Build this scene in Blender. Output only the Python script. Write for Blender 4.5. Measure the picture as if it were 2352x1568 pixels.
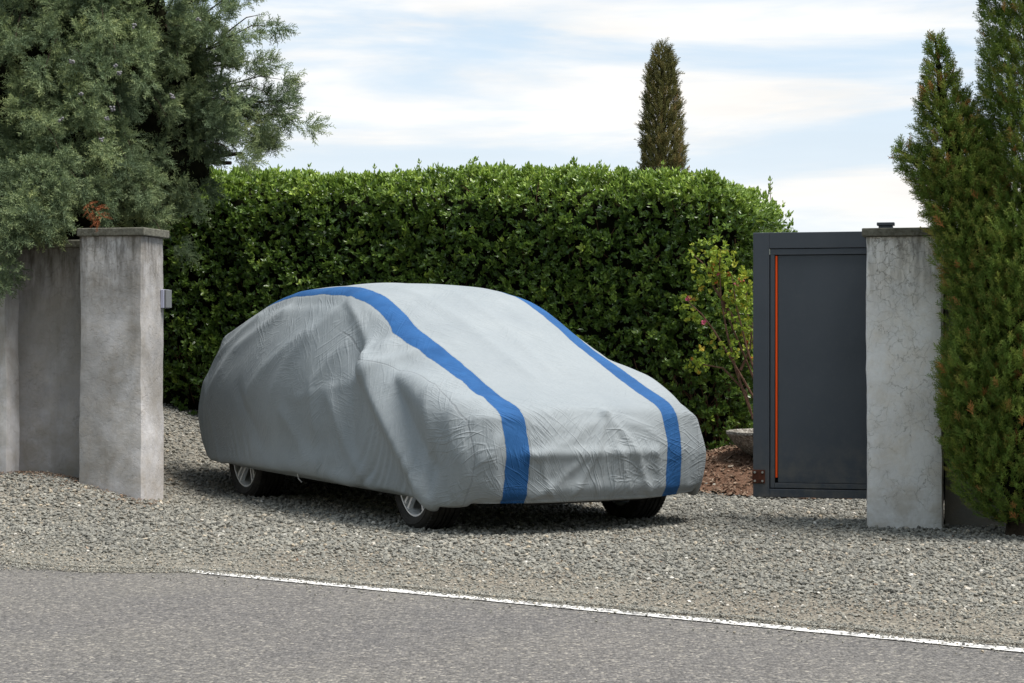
import bpy, math, random
import numpy as np
from mathutils import Vector, Matrix

R = math.radians
rng = np.random.default_rng(7)
random.seed(7)
for o in list(bpy.data.objects):
    bpy.data.objects.remove(o)
scene = bpy.context.scene

# ------------------------------------------------------------------ camera
EYE = 1.08
cam_d = bpy.data.cameras.new('camera')
cam_d.sensor_width = 36.0
cam_d.lens = 70.0
cam_d.clip_start = 0.1
cam_d.clip_end = 3000
cam = bpy.data.objects.new('camera', cam_d)
cam.location = (0, 0, EYE)
cam.rotation_euler = (R(90), 0, 0)
scene.collection.objects.link(cam)
scene.camera = cam

# ------------------------------------------------------------------ light
SUN_EL, SUN_AZ = R(67), R(110)          # azimuth clockwise from +Y (north)
sun_dir = Vector((math.cos(SUN_EL) * math.sin(SUN_AZ), math.cos(SUN_EL) * math.cos(SUN_AZ), math.sin(SUN_EL)))
sd = bpy.data.lights.new('sun', 'SUN')
sd.energy = 4.4
sd.angle = R(24)
sd.color = (1.0, 0.955, 0.89)
sun = bpy.data.objects.new('sun', sd)
sun.rotation_euler = (-sun_dir).to_track_quat('-Z', 'Y').to_euler()
sun.location = (10, -5, 20)
scene.collection.objects.link(sun)

world = bpy.data.worlds.new('World')
scene.world = world
world.use_nodes = True
nt = world.node_tree
nt.nodes.clear()
N = nt.nodes.new
L = nt.links.new
w_out = N('ShaderNodeOutputWorld')
bg = N('ShaderNodeBackground')
bg.inputs['Strength'].default_value = 0.084
sky = N('ShaderNodeTexSky')
sky.sky_type = 'NISHITA'
sky.sun_disc = False
sky.sun_elevation = SUN_EL
sky.sun_rotation = SUN_AZ
sky.air_density = 1.0
sky.dust_density = 0.6
sky.ozone_density = 1.3
tc = N('ShaderNodeTexCoord')
sep = N('ShaderNodeSeparateXYZ')
L(tc.outputs['Generated'], sep.inputs[0])
def wmath(op, a, b=None, clamp=False):
    n = N('ShaderNodeMath'); n.operation = op; n.use_clamp = clamp
    for k, v in enumerate((a, b)):
        if v is None: continue
        if isinstance(v, (int, float)): n.inputs[k].default_value = v
        else: L(v, n.inputs[k])
    return n.outputs[0]
# cloud streaks: noise squeezed vertically so that they lie in level bands
comb = N('ShaderNodeCombineXYZ')
L(sep.outputs[0], comb.inputs[0]); L(sep.outputs[1], comb.inputs[1])
L(wmath('MULTIPLY', sep.outputs[2], 6.8), comb.inputs[2])
def wnoise(scale, detail, rough, dist, off):
    mp = N('ShaderNodeMapping'); mp.inputs['Location'].default_value = off
    L(comb.outputs[0], mp.inputs[0])
    n = N('ShaderNodeTexNoise'); n.inputs['Scale'].default_value = scale
    n.inputs['Detail'].default_value = detail; n.inputs['Roughness'].default_value = rough
    n.inputs['Distortion'].default_value = dist
    L(mp.outputs[0], n.inputs['Vector'])
    return n.outputs[0]
n1 = wnoise(4.2, 7, 0.55, 0.25, (0.35, 0.0, 1.6))
n2 = wnoise(1.6, 3, 0.5, 0.0, (3.1, 0.7, 0.2))
m = wmath('ADD', wmath('MULTIPLY', n1, 0.72), wmath('MULTIPLY', n2, 0.38))
ramp = N('ShaderNodeMapRange'); ramp.interpolation_type = 'SMOOTHSTEP'
ramp.inputs[1].default_value = 0.49; ramp.inputs[2].default_value = 0.67
L(m, ramp.inputs[0])
# haze towards the horizon
hz = N('ShaderNodeMapRange'); hz.interpolation_type = 'SMOOTHSTEP'
hz.inputs[1].default_value = 0.22; hz.inputs[2].default_value = 0.0
L(sep.outputs[2], hz.inputs[0])
cov = wmath('ADD', wmath('MULTIPLY', ramp.outputs[0], 0.86), wmath('MULTIPLY', hz.outputs[0], 0.55), True)
skyb = N('ShaderNodeMix'); skyb.data_type = 'RGBA'; skyb.blend_type = 'MIX'
skyb.inputs[0].default_value = 0.75
L(sky.outputs[0], skyb.inputs[6])
skyb.inputs[7].default_value = (6.1, 7.7, 9.3, 1)
# cloud brightness with soft modulation
shade = wnoise(7.0, 5, 0.55, 0.1, (0.35, 0.0, 1.0))
sr = N('ShaderNodeMapRange'); sr.inputs[1].default_value = 0.3; sr.inputs[2].default_value = 0.7
sr.inputs[3].default_value = 8.4; sr.inputs[4].default_value = 9.9
L(shade, sr.inputs[0])
cl = N('ShaderNodeMix'); cl.data_type = 'RGBA'; cl.blend_type = 'MULTIPLY'
cl.inputs[0].default_value = 1.0
cl.inputs[6].default_value = (1.0, 0.98, 0.95, 1)
L(sr.outputs[0], cl.inputs[7])
mix = N('ShaderNodeMix'); mix.data_type = 'RGBA'
L(cov, mix.inputs[0]); L(skyb.outputs[2], mix.inputs[6]); L(cl.outputs[2], mix.inputs[7])
L(mix.outputs[2], bg.inputs[0]); L(bg.outputs[0], w_out.inputs[0])

scene.view_settings.view_transform = 'Standard'
scene.view_settings.look = 'None'
scene.view_settings.exposure = 0.46
scene.view_settings.gamma = 1.0
scene.render.engine = 'CYCLES'
scene.cycles.max_bounces = 6
scene.cycles.diffuse_bounces = 3
scene.cycles.transparent_max_bounces = 4

F_PX = 70.0 / 36.0 * 2351.0
def at(x, y, D):
    return Vector(((x - 1175.5) * D / F_PX, D, EYE - (y - 784.0) * D / F_PX))

# ------------------------------------------------------------------ helpers
def tag(o, label=None, cat=None, group=None, kind=None):
    if label: o['label'] = label
    if cat: o['category'] = cat
    if group: o['group'] = group
    if kind: o['kind'] = kind
    return o

def thing(name, label, cat, loc=(0, 0, 0), rz=0.0, group=None):
    o = bpy.data.objects.new(name, None)
    scene.collection.objects.link(o)
    o.location = loc
    o.rotation_euler = (0, 0, rz)
    o.empty_display_size = 0.1
    return tag(o, label, cat, group)

def np_mesh(name, V, faces, mat, parent=None, smooth=False, attrs=None, local=True):
    """faces: (n,3) or (n,4) int array, or list of such arrays"""
    if not isinstance(faces, (list, tuple)): faces = [faces]
    V = np.ascontiguousarray(V, dtype=np.float32)
    me = bpy.data.meshes.new(name)
    loops = np.concatenate([f.reshape(-1) for f in faces]).astype(np.int32)
    tot = np.concatenate([np.full(len(f), f.shape[1], np.int32) for f in faces])
    start = np.concatenate([[0], np.cumsum(tot)[:-1]]).astype(np.int32)
    me.vertices.add(len(V)); me.vertices.foreach_set('co', V.reshape(-1))
    me.loops.add(len(loops)); me.loops.foreach_set('vertex_index', loops)
    me.polygons.add(len(tot)); me.polygons.foreach_set('loop_start', start)
    try: me.polygons.foreach_set('loop_total', tot)
    except Exception: pass
    me.polygons.foreach_set('use_smooth', np.full(len(tot), smooth, dtype=bool))
    me.update(calc_edges=True)
    me.validate()
    if attrs:
        for k, a in attrs.items():
            at_ = me.attributes.new(k, 'FLOAT', 'POINT')
            at_.data.foreach_set('value', np.ascontiguousarray(a, dtype=np.float32))
    if isinstance(mat, (list, tuple)):
        for m_ in mat: me.materials.append(m_)
    else: me.materials.append(mat)
    o = bpy.data.objects.new(name, me)
    scene.collection.objects.link(o)
    if parent is not None: o.parent = parent
    return o

class MB:
    """collects simple solids into one mesh"""
    def __init__(s): s.v = []; s.f = []
    def add(s, vs, fs):
        n = len(s.v); s.v += [tuple(v) for v in vs]; s.f += [tuple(i + n for i in f) for f in fs]
    def box(s, c, d, rot=None, cham=0.0):
        hx, hy, hz_ = d[0] / 2, d[1] / 2, d[2] / 2
        c = Vector(c)
        M = rot or Matrix.Identity(3)
        e = min(cham, hx * .9, hy * .9, hz_ * .9)
        if e <= 0:
            vs = [M @ Vector((sx * hx, sy * hy, sz * hz_)) + c for sz in (-1, 1) for sy in (-1, 1) for sx in (-1, 1)]
            fs = [(0, 2, 3, 1), (4, 5, 7, 6), (0, 1, 5, 4), (2, 6, 7, 3), (0, 4, 6, 2), (1, 3, 7, 5)]
            s.add(vs, fs); return s
        import bmesh
        bm = bmesh.new(); bmesh.ops.create_cube(bm, size=1)
        for v in bm.verts: v.co = Vector((v.co.x * d[0], v.co.y * d[1], v.co.z * d[2]))
        bmesh.ops.bevel(bm, geom=list(bm.edges), offset=e, segments=2, affect='EDGES', profile=0.5)
        bm.verts.index_update()
        s.add([M @ v.co + c for v in bm.verts], [[v.index for v in f.verts] for f in bm.faces]); bm.free()
        return s
    def tube(s, pts, rad, n=8, cap=True):
        pts = [Vector(p) for p in pts]
        if not isinstance(rad, (list, tuple)): rad = [rad] * len(pts)
        base = len(s.v); up = Vector((0.13, 0.21, 0.97))
        vs = []
        for i, p in enumerate(pts):
            t = (pts[min(i + 1, len(pts) - 1)] - pts[max(i - 1, 0)]).normalized()
            a = t.cross(up)
            if a.length < 1e-3: a = t.cross(Vector((1, 0, 0)))
            a.normalize(); b = t.cross(a)
            for k in range(n):
                an = 2 * math.pi * k / n
                vs.append(p + (a * math.cos(an) + b * math.sin(an)) * rad[i])
        fs = []
        for i in range(len(pts) - 1):
            for k in range(n):
                fs.append((i * n + k, i * n + (k + 1) % n, (i + 1) * n + (k + 1) % n, (i + 1) * n + k))
        if cap:
            fs.append(tuple(range(n - 1, -1, -1))); fs.append(tuple(range((len(pts) - 1) * n, len(pts) * n)))
        s.add(vs, fs); return s
    def lathe(s, prof, n=48, axis='z', c=(0, 0, 0), closed=False):
        c = Vector(c); vs = []
        for (r, h) in prof:
            for k in range(n):
                a = 2 * math.pi * k / n
                if axis == 'z': vs.append(c + Vector((r * math.cos(a), r * math.sin(a), h)))
                else: vs.append(c + Vector((r * math.cos(a), h, r * math.sin(a))))
        fs = []; m_ = len(prof)
        for i in range(m_ if closed else m_ - 1):
            j = (i + 1) % m_
            for k in range(n):
                fs.append((i * n + k, i * n + (k + 1) % n, j * n + (k + 1) % n, j * n + k))
        s.add(vs, fs); return s
    def build(s, name, mat, parent=None, smooth=False, fix=True):
        me = bpy.data.meshes.new(name)
        me.from_pydata([tuple(v) for v in s.v], [], s.f)
        if fix:
            import bmesh
            bm = bmesh.new(); bm.from_mesh(me); bmesh.ops.recalc_face_normals(bm, faces=bm.faces); bm.to_mesh(me); bm.free()
        me.materials.append(mat)
        if smooth:
            me.polygons.foreach_set('use_smooth', [True] * len(me.polygons))
            try: me.set_sharp_from_angle(angle=R(38))
            except Exception: pass
        me.update()
        o = bpy.data.objects.new(name, me)
        scene.collection.objects.link(o)
        if parent is not None: o.parent = parent
        return o

class Mat:
    """tiny node-material builder"""
    def __init__(s, name, rough=0.8, spec=0.3, metal=0.0, color=(0.5, 0.5, 0.5)):
        s.m = bpy.data.materials.new(name); s.m.use_nodes = True
        s.nt = s.m.node_tree; s.b = s.nt.nodes['Principled BSDF']
        s.b.inputs['Roughness'].default_value = rough
        s.b.inputs['Specular IOR Level'].default_value = spec
        s.b.inputs['Metallic'].default_value = metal
        s.b.inputs['Base Color'].default_value = (*color, 1)
        s.tc = s.nt.nodes.new('ShaderNodeTexCoord')
        s.obj = s.tc.outputs['Object']
    def node(s, t, **kw):
        n = s.nt.nodes.new(t)
        for k, v in kw.items(): setattr(n, k, v)
        return n
    def link(s, a, b): s.nt.links.new(a, b)
    def setin(s, n, k, v):
        if v is None: return
        if isinstance(v, bpy.types.NodeSocket): s.link(v, n.inputs[k])
        else: n.inputs[k].default_value = v
    def mapping(s, scale=(1, 1, 1), rot=(0, 0, 0), loc=(0, 0, 0), src=None):
        n = s.node('ShaderNodeMapping'); s.link(src or s.obj, n.inputs[0])
        n.inputs['Scale'].default_value = scale; n.inputs['Rotation'].default_value = rot; n.inputs['Location'].default_value = loc
        return n.outputs[0]
    def noise(s, scale, detail=4, rough=0.55, dist=0.0, src=None, color=False):
        n = s.node('ShaderNodeTexNoise'); s.link(src or s.obj, n.inputs['Vector'])
        n.inputs['Scale'].default_value = scale; n.inputs['Detail'].default_value = detail
        n.inputs['Roughness'].default_value = rough; n.inputs['Distortion'].default_value = dist
        return n.outputs[1 if color else 0]
    def voronoi(s, scale, feature='F1', src=None, out=0, rand=1.0):
        n = s.node('ShaderNodeTexVoronoi', feature=feature); s.link(src or s.obj, n.inputs['Vector'])
        n.inputs['Scale'].default_value = scale; n.inputs['Randomness'].default_value = rand
        return n.outputs[out]
    def math(s, op, a, b=None, c=None, clamp=False):
        n = s.node('ShaderNodeMath', operation=op); n.use_clamp = clamp
        for k, v in enumerate((a, b, c)): s.setin(n, k, v)
        return n.outputs[0]
    def rng(s, v, a, b, c=0.0, d=1.0, smooth=False):
        n = s.node('ShaderNodeMapRange')
        if smooth: n.interpolation_type = 'SMOOTHSTEP'
        s.link(v, n.inputs[0])
        for k, x in enumerate((a, b, c, d)): n.inputs[k + 1].default_value = x
        return n.outputs[0]
    def mix(s, f, a, b, mode='MIX'):
        n = s.node('ShaderNodeMix', data_type='RGBA', blend_type=mode)
        s.setin(n, 0, f)
        for k, v in ((6, a), (7, b)):
            if isinstance(v, tuple): n.inputs[k].default_value = (*v, 1)
            else: s.link(v, n.inputs[k])
        return n.outputs[2]
    def ramp(s, f, stops, interp='LINEAR'):
        n = s.node('ShaderNodeValToRGB'); s.link(f, n.inputs[0])
        cr = n.color_ramp; cr.interpolation = interp
        while len(cr.elements) < len(stops): cr.elements.new(0.5)
        for e, (p, c) in zip(cr.elements, stops): e.position = p; e.color = (*c, 1)
        return n.outputs[0]
    def attr(s, name):
        n = s.node('ShaderNodeAttribute'); n.attribute_name = name
        return n.outputs['Fac']
    def sep(s, v=None):
        n = s.node('ShaderNodeSeparateXYZ'); s.link(v or s.obj, n.inputs[0]); return n.outputs
    def color(s, v): s.setin(s.b, 'Base Color', v); return s
    def rough(s, v): s.setin(s.b, 'Roughness', v); return s
    def bump(s, h, strength=0.3, dist=0.01, prev=None):
        n = s.node('ShaderNodeBump'); s.link(h, n.inputs['Height'])
        n.inputs['Strength'].default_value = strength; n.inputs['Distance'].default_value = dist
        if prev is not None: s.link(prev, n.inputs['Normal'])
        s.link(n.outputs[0], s.b.inputs['Normal'])
        return n.outputs[0]
    def translucent(s, amount, col):
        """leaf light: a share of the light goes through"""
        t = s.node('ShaderNodeBsdfTranslucent'); s.setin(t, 'Color', col)
        mx = s.node('ShaderNodeMixShader'); mx.inputs[0].default_value = amount
        out = s.nt.nodes['Material Output']
        s.link(s.b.outputs[0], mx.inputs[1]); s.link(t.outputs[0], mx.inputs[2]); s.link(mx.outputs[0], out.inputs[0])

def sstep(x, a, b):
    t = np.clip((x - a) / (b - a), 0, 1)
    return t * t * (3 - 2 * t)

def vnoise2(x, y, seed=0):
    """value noise on numpy arrays"""
    xi = np.floor(x).astype(np.int64); yi = np.floor(y).astype(np.int64)
    fx = x - xi; fy = y - yi
    fx = fx * fx * (3 - 2 * fx); fy = fy * fy * (3 - 2 * fy)
    def h(a, b):
        n = (a * 374761393 + b * 668265263 + seed * 1274126177) & 0x7fffffff
        n = ((n ^ (n >> 13)) * 1274126177) & 0x7fffffff
        n = (n ^ (n >> 16)) & 0xffff
        return n / 65535.0 * 2 - 1
    return (h(xi, yi) * (1 - fx) + h(xi + 1, yi) * fx) * (1 - fy) + (h(xi, yi + 1) * (1 - fx) + h(xi + 1, yi + 1) * fx) * fy

def fbm2(x, y, seed=0, oct=4):
    r = 0; a = 0.5
    for k in range(oct):
        r = r + a * vnoise2(x * 2 ** k, y * 2 ** k, seed + k * 17); a *= 0.5
    return r

def rot_from_dir(d, roll=None):
    """(N,3) directions -> (N,3,3) matrices whose z column is the direction"""
    d = d / np.linalg.norm(d, axis=1, keepdims=True)
    n = len(d)
    ref = np.tile(np.array([0.0, 0, 1]), (n, 1)); ref[np.abs(d[:, 2]) > 0.95] = (1, 0, 0)
    x = np.cross(ref, d); x /= np.linalg.norm(x, axis=1, keepdims=True)
    y = np.cross(d, x)
    if roll is not None:
        c, s_ = np.cos(roll)[:, None], np.sin(roll)[:, None]
        x, y = x * c + y * s_, -x * s_ + y * c
    return np.stack([x, y, d], axis=2)

def instance(protos, pos, rot, scale, attrs):
    """merge copies of small prototype meshes; protos: list of (verts, faces, vert_attr)"""
    n = len(pos); pick = np.arange(n) % len(protos)
    VV, FF, AA, TT = [], [], {k: [] for k in attrs}, []
    off = 0
    for pi, (pv, pf, pt) in enumerate(protos):
        idx = np.nonzero(pick == pi)[0]
        if len(idx) == 0: continue
        sc = scale[idx]
        if sc.ndim == 1: sc = sc[:, None].repeat(3, 1)
        v = np.einsum('nij,nkj->nki', rot[idx], pv[None] * sc[:, None, :]) + pos[idx][:, None, :]
        m_ = len(pv)
        f = pf[None] + (np.arange(len(idx)) * m_)[:, None, None] + off
        VV.append(v.reshape(-1, 3)); FF.append(f.reshape(-1, pf.shape[1])); off += len(idx) * m_
        for k, a in attrs.items(): AA[k].append(np.repeat(a[idx], m_))
        TT.append(np.tile(pt, len(idx)))
    return np.concatenate(VV), np.concatenate(FF), {**{k: np.concatenate(v) for k, v in AA.items()}, 'tip': np.concatenate(TT)}

# ------------------------------------------------------------------ ground shape
A_ = np.array([-1.43, 9.35]); B_ = np.array([1.76, 7.02])
E_ = (B_ - A_) / np.linalg.norm(B_ - A_)
NN = np.array([-E_[1], E_[0]])           # points away from the road, into the drive
if NN[1] < 0: NN = -NN
def road_t(x, y): return (x - A_[0]) * NN[0] + (y - A_[1]) * NN[1]
def gz(x, y):
    x = np.asarray(x, float); y = np.asarray(y, float)
    rise = np.maximum(y - 13.9, 0)
    z = 0.115 * rise * rise / (rise + 0.5)
    z = z + 0.20 * sstep(-x, 2.05, 3.2) * sstep(y, 11.2, 13.0)
    z = z + 0.05 * sstep(x, 2.3, 3.4) * sstep(y, 10.6, 11.8) * 0.3
    z = z + 0.16 * sstep(1.25 - np.hypot((x - 2.15) / 1.0, (y - 14.75)) , 0.0, 0.75)
    z = z - 0.022 * sstep(road_t(x, y), 0.5, 1.6)
    z = z + 0.014 * fbm2(x * 1.3, y * 1.3, 3, 3) * sstep(road_t(x, y), 0.0, 1.0)
    return z

def grid_sheet(name, x0, x1, y0, y1, step, zf, mat, mask=None, smooth=True):
    xs = np.arange(x0, x1 + 1e-6, step); ys = np.arange(y0, y1 + 1e-6, step)
    X, Y = np.meshgrid(xs, ys, indexing='ij')
    V = np.stack([X, Y, zf(X, Y)], -1).reshape(-1, 3)
    nx, ny = X.shape
    idx = np.arange(nx * ny).reshape(nx, ny)
    q = np.stack([idx[:-1, :-1], idx[1:, :-1], idx[1:, 1:], idx[:-1, 1:]], -1).reshape(-1, 4)
    if mask is not None:
        c = V[q].mean(1)
        q = q[mask(c[:, 0], c[:, 1])]
        used = np.unique(q); re = np.full(len(V), -1); re[used] = np.arange(len(used))
        V = V[used]; q = re[q]
    return np_mesh(name, V, q, mat, smooth=smooth)

# --- ground, road, drive materials
mt = Mat('soil', rough=0.95, spec=0.1)
mt.color(mt.ramp(mt.noise(3.0, 6), [(0.3, (0.035, 0.03, 0.02)), (0.7, (0.09, 0.085, 0.045))]))
mt.bump(mt.noise(20, 5), 0.6, 0.03); M_SOIL = mt.m

mt = Mat('asphalt', rough=0.9, spec=0.25)
v1 = mt.voronoi(85, out=1); v2 = mt.noise(1.1, 5, 0.6); d1 = mt.voronoi(85)
gr = mt.ramp(mt.sep(v1)[0], [(0.0, (0.045, 0.043, 0.043)), (0.4, (0.105, 0.101, 0.100)), (0.75, (0.175, 0.168, 0.163)), (0.93, (0.26, 0.245, 0.22)), (1.0, (0.44, 0.41, 0.36))])
f1 = mt.noise(60, 4, 0.7)
col = mt.mix(0.40, gr, mt.ramp(f1, [(0.3, (0.055, 0.054, 0.053)), (0.75, (0.27, 0.262, 0.25))]))
col = mt.mix(mt.rng(v2, 0.35, 0.65, 0, 0.5), col, mt.mix(1.0, col, (1.22, 1.2, 1.15), 'MULTIPLY'))
col = mt.mix(mt.rng(mt.noise(0.5, 3), 0.4, 0.62, 0, 0.5), col, mt.mix(1.0, col, (0.83, 0.83, 0.88), 'MULTIPLY'))
col = mt.mix(1.0, col, (1.0, .98, .955), 'MULTIPLY')
mt.color(col)
b_ = mt.bump(mt.math('ADD', mt.math('MULTIPLY', d1, -1.0), mt.math('MULTIPLY', f1, 0.8)), 1.0, 0.009)
M_ASPH = mt.m

mt = Mat('line_paint', rough=0.8, spec=0.3)
wn = mt.noise(45, 5, 0.65); wn2 = mt.noise(9, 4, 0.6)
wear = mt.math('ADD', mt.math('MULTIPLY', wn, 0.65), mt.math('MULTIPLY', wn2, 0.35))
mt.color(mt.mix(mt.rng(wear, 0.44, 0.53), (0.17, 0.165, 0.16), mt.mix(mt.noise(20, 3), (0.56, 0.545, 0.515), (0.76, 0.745, 0.715))))
mt.bump(mt.voronoi(110), 0.5, 0.004); M_LINE = mt.m

mt = Mat('gravel_bed', rough=0.95, spec=0.15)
cc = mt.ramp(mt.sep(mt.voronoi(95, out=1))[0], [(0.0, (0.12, 0.112, 0.098)), (0.5, (0.215, 0.20, 0.17)), (1.0, (0.34, 0.31, 0.25))])
mt.color(mt.mix(mt.rng(mt.noise(0.7, 4), 0.45, 0.65, 0, 0.4), cc, (0.17, 0.135, 0.10)))
mt.bump(mt.voronoi(55), 1.0, 0.02); M_GBED = mt.m

mt = Mat('gravel_stone', rough=0.9, spec=0.2)
rn = mt.attr('rnd')
cc = mt.ramp(rn, [(0.0, (0.07, 0.067, 0.06)), (0.2, (0.155, 0.152, 0.138)), (0.6, (0.245, 0.238, 0.210)), (0.84, (0.325, 0.308, 0.265)), (0.95, (0.42, 0.35, 0.26)), (1.0, (0.60, 0.57, 0.52))])
mt.color(mt.mix(mt.rng(mt.noise(70, 3), 0.3, 0.7, 0, 0.5), cc, mt.mix(1.0, cc, (0.7, 0.7, 0.68), 'MULTIPLY')))
mt.bump(mt.noise(160, 3), 0.4, 0.004); M_STONE = mt.m

mt = Mat('bark_mulch', rough=0.95, spec=0.1)
cc = mt.ramp(mt.noise(38, 5, 0.7), [(0.25, (0.05, 0.028, 0.018)), (0.5, (0.15, 0.085, 0.055)), (0.75, (0.27, 0.17, 0.12))])
mt.color(cc); mt.bump(mt.noise(45, 5, 0.7), 1.0, 0.03); M_MULCH = mt.m

tag(grid_sheet('ground', -400, 400, -60, 900, 20, lambda X, Y: -0.06 + 0 * X, M_SOIL), kind='structure')
# raised garden ground behind the drive (meets the big sheet at its rim)
rb = grid_sheet('garden_ground', -16, 16, 13.0, 34, 0.25, lambda X, Y: np.where((Y < 13.2) | (Y > 33.5) | (np.abs(X) > 15.5), -0.1, gz(X, np.minimum(Y, 19)) - 0.03), M_SOIL)
tag(rb, kind='structure')

mt = Mat('shade_bank', rough=1, spec=0); mt.color(mt.ramp(mt.noise(.8, 6, .7), [(.3, (.02, .03, .012)), (.7, (.06, .08, .03))])); M_SHADE_BANK = mt.m
def bank_z(X, Y):  # unseen banks added to block sky light from the cover's left side
    d = -road_t(X, Y) - 12.0                       # starts across the road, out of view behind the camera
    b = 9.0 * sstep(d, 0.0, 9.0)
    g = 9.0 * sstep(-X, 7.5, 11.5) * sstep(-Y, -24, -17) * sstep(road_t(X, Y), 0.3, 2.5)
    return np.maximum(b, g) * (1 + .25 * fbm2(X * .35, Y * .35, 5, 3)) - 0.08
tag(grid_sheet('unseen_shade_bank', -45, 45, -40, 26, 1.0, bank_z, M_SHADE_BANK), kind='structure')
# road sheet, strip along the line direction
def strip(name, t0, t1, s0, s1, z, mat, n=40):
    vs = []; 
    ss = np.linspace(s0, s1, n)
    for s_ in ss:
        for t in (t0, t1):
            p = A_ + E_ * s_ + NN * t; vs.append((p[0], p[1], z))
    idx = np.arange(2 * n).reshape(n, 2)
    q = np.stack([idx[:-1, 0], idx[1:, 0], idx[1:, 1], idx[:-1, 1]], -1)
    return tag(np_mesh(name, np.array(vs), q, mat), kind='structure')
strip('road', -11.0, 0.25, -60, 60, 0.0, M_ASPH)
strip('road_edge_line', -0.094, -0.006, -0.12, 40, 0.004, M_LINE)

def edge_t(x, y):
    """where the loose gravel ends (value of road_t)"""
    return 0.03 - 0.36 * sstep(-x, 1.25, 2.1) + 0.05 * fbm2(x * 3.1, y * 3.1, 5, 3) - 0.02
def gravel_z(X, Y):
    t = road_t(X, Y) - edge_t(X, Y)
    return gz(X, Y) + 0.0022 + 0.016 * sstep(t, 0.0, 1.4)
tag(grid_sheet('gravel_drive', -9, 9, 3.0, 21, 0.045, gravel_z, M_GBED, mask=lambda x, y: road_t(x, y) - edge_t(x, y) > -0.02), kind='structure')

# loose stones
def icos():
    t = (1 + 5 ** 0.5) / 2
    v = np.array([(-1, t, 0), (1, t, 0), (-1, -t, 0), (1, -t, 0), (0, -1, t), (0, 1, t), (0, -1, -t), (0, 1, -t), (t, 0, -1), (t, 0, 1), (-t, 0, -1), (-t, 0, 1)], float)
    v /= np.linalg.norm(v[0])
    f = np.array([(0, 11, 5), (0, 5, 1), (0, 1, 7), (0, 7, 10), (0, 10, 11), (1, 5, 9), (5, 11, 4), (11, 10, 2), (10, 7, 6), (7, 1, 8), (3, 9, 4), (3, 4, 2), (3, 2, 6), (3, 6, 8), (3, 8, 9), (4, 9, 5), (2, 4, 11), (6, 2, 10), (8, 6, 7), (9, 8, 1)])
    return v, f
iv, if_ = icos()
stone_protos = []
for k in range(10):
    v = iv * (1 + rng.uniform(-0.28, 0.28, (12, 1))); v = v * np.array([1.0, rng.uniform(.65, .95), rng.uniform(.5, .75)])
    stone_protos.append((v, if_, np.zeros(12)))
def stones(name, n, xr, yr, keep, smin, smax, zoff=0.0):
    x = rng.uniform(*xr, n); y = rng.uniform(*yr, n)
    k = keep(x, y); x, y = x[k], y[k]; m_ = len(x)
    size = smin + (smax - smin) * rng.random(m_) ** 2.6
    size = size * np.interp(y, [8, 14], [.92, 1.15])
    tt_ = road_t(x, y) - edge_t(x, y); size = size * np.interp(tt_, [0, .25, 1.1], [.5, .62, 1.0]) * (1 + .22 * fbm2(x * 1.6, y * 1.6, 14, 3))
    dirs = rng.normal(size=(m_, 3)) * [0.35, 0.35, 0.2] + [0, 0, 1]
    rot = rot_from_dir(dirs, rng.uniform(0, 6.28, m_))
    z = gravel_z(x, y) + size * rng.uniform(0.05, 0.7, m_) + zoff
    t = road_t(x, y) - edge_t(x, y)
    z = np.where(t < 0.0, 0.004 + size * 0.45, z)
    V, Fc, At = instance(stone_protos, np.stack([x, y, z], 1), rot, size, {'rnd': np.clip(rng.beta(2.6, 2.6, m_) + 0.08 * (tt_ < .5) + 0.14 * fbm2(x * 0.9, y * 0.9, 9, 2) + (rng.random(m_) < .012) * .5, 0, 1)})
    del At['tip']
    return np_mesh(name, V, Fc, M_STONE, attrs=At)
def in_view(x, y):
    return np.abs(x) < 0.257 * y + 0.55
def keep_gravel(x, y):
    t = road_t(x, y) - edge_t(x, y)
    mulch = np.hypot(x - 2.15, y - 14.75) < 1.12
    dens = np.where(y > 14, 0.62, 1.0)
    dens = dens * np.interp(t, [0, .2, .8], [.7, .9, 1.0]) * (1 - .5 * np.clip(fbm2(x * 1.1 + 3, y * 1.1, 33, 3) * 2.2 - .25, 0, 1))
    return in_view(x, y) & (t > -0.01 + 0.03 * rng.normal(size=len(x))) & (rng.random(len(x)) < dens) & ~(mulch & (rng.random(len(x)) < .97))
tag(stones('gravel', 340000, (-5.2, 5.2), (6.2, 18.2), keep_gravel, 0.0045, 0.0165), 'loose grey green gravel covering the drive', 'gravel', kind='stuff')
def keep_stray(x, y):
    t = road_t(x, y) - edge_t(x, y)
    return in_view(x, y) & (t < 0.0) & (rng.random(len(x)) < np.exp(t / (0.06 + .05 * sstep(-x, .8, 2.0))) * 0.75 + 0.0035)
tag(stones('stray_gravel', 34000, (-5, 5), (4.6, 11.5), keep_stray, 0.003, 0.011), 'stray chippings scattered over the road edge', 'gravel', kind='stuff')

n_ = 30000; s_ = rng.uniform(-5.5, 8.5, n_); x_ = A_[0] + E_[0] * s_; y_ = A_[1] + E_[1] * s_
e_ = edge_t(x_, y_); t_ = e_ + .03 - np.abs(rng.normal(0, .042, n_)) * (1 + 1.6 * sstep(-x_, 1.0, 2.2)) - .4 * (rng.random(n_) < .06) * rng.random(n_) + .06 * rng.random(n_)
x_ = x_ + NN[0] * t_; y_ = y_ + NN[1] * t_; sz_ = .0018 + .0052 * rng.random(n_) ** 2.4
V, Fc, At = instance(stone_protos, np.stack([x_, y_, .004 + sz_ * .4 + .006 * (t_ > e_)], 1), rot_from_dir(rng.normal(size=(n_, 3)) * .3 + [0, 0, 1], rng.uniform(0, 6.28, n_)), sz_, {'rnd': np.clip(rng.beta(2.6, 2.0, n_), 0, 1)})
tag(np_mesh('grit', V, Fc, M_STONE, attrs={'rnd': At['rnd']}), 'fine grit washed over the worn road edge and its white line', 'grit', kind='stuff')
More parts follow.
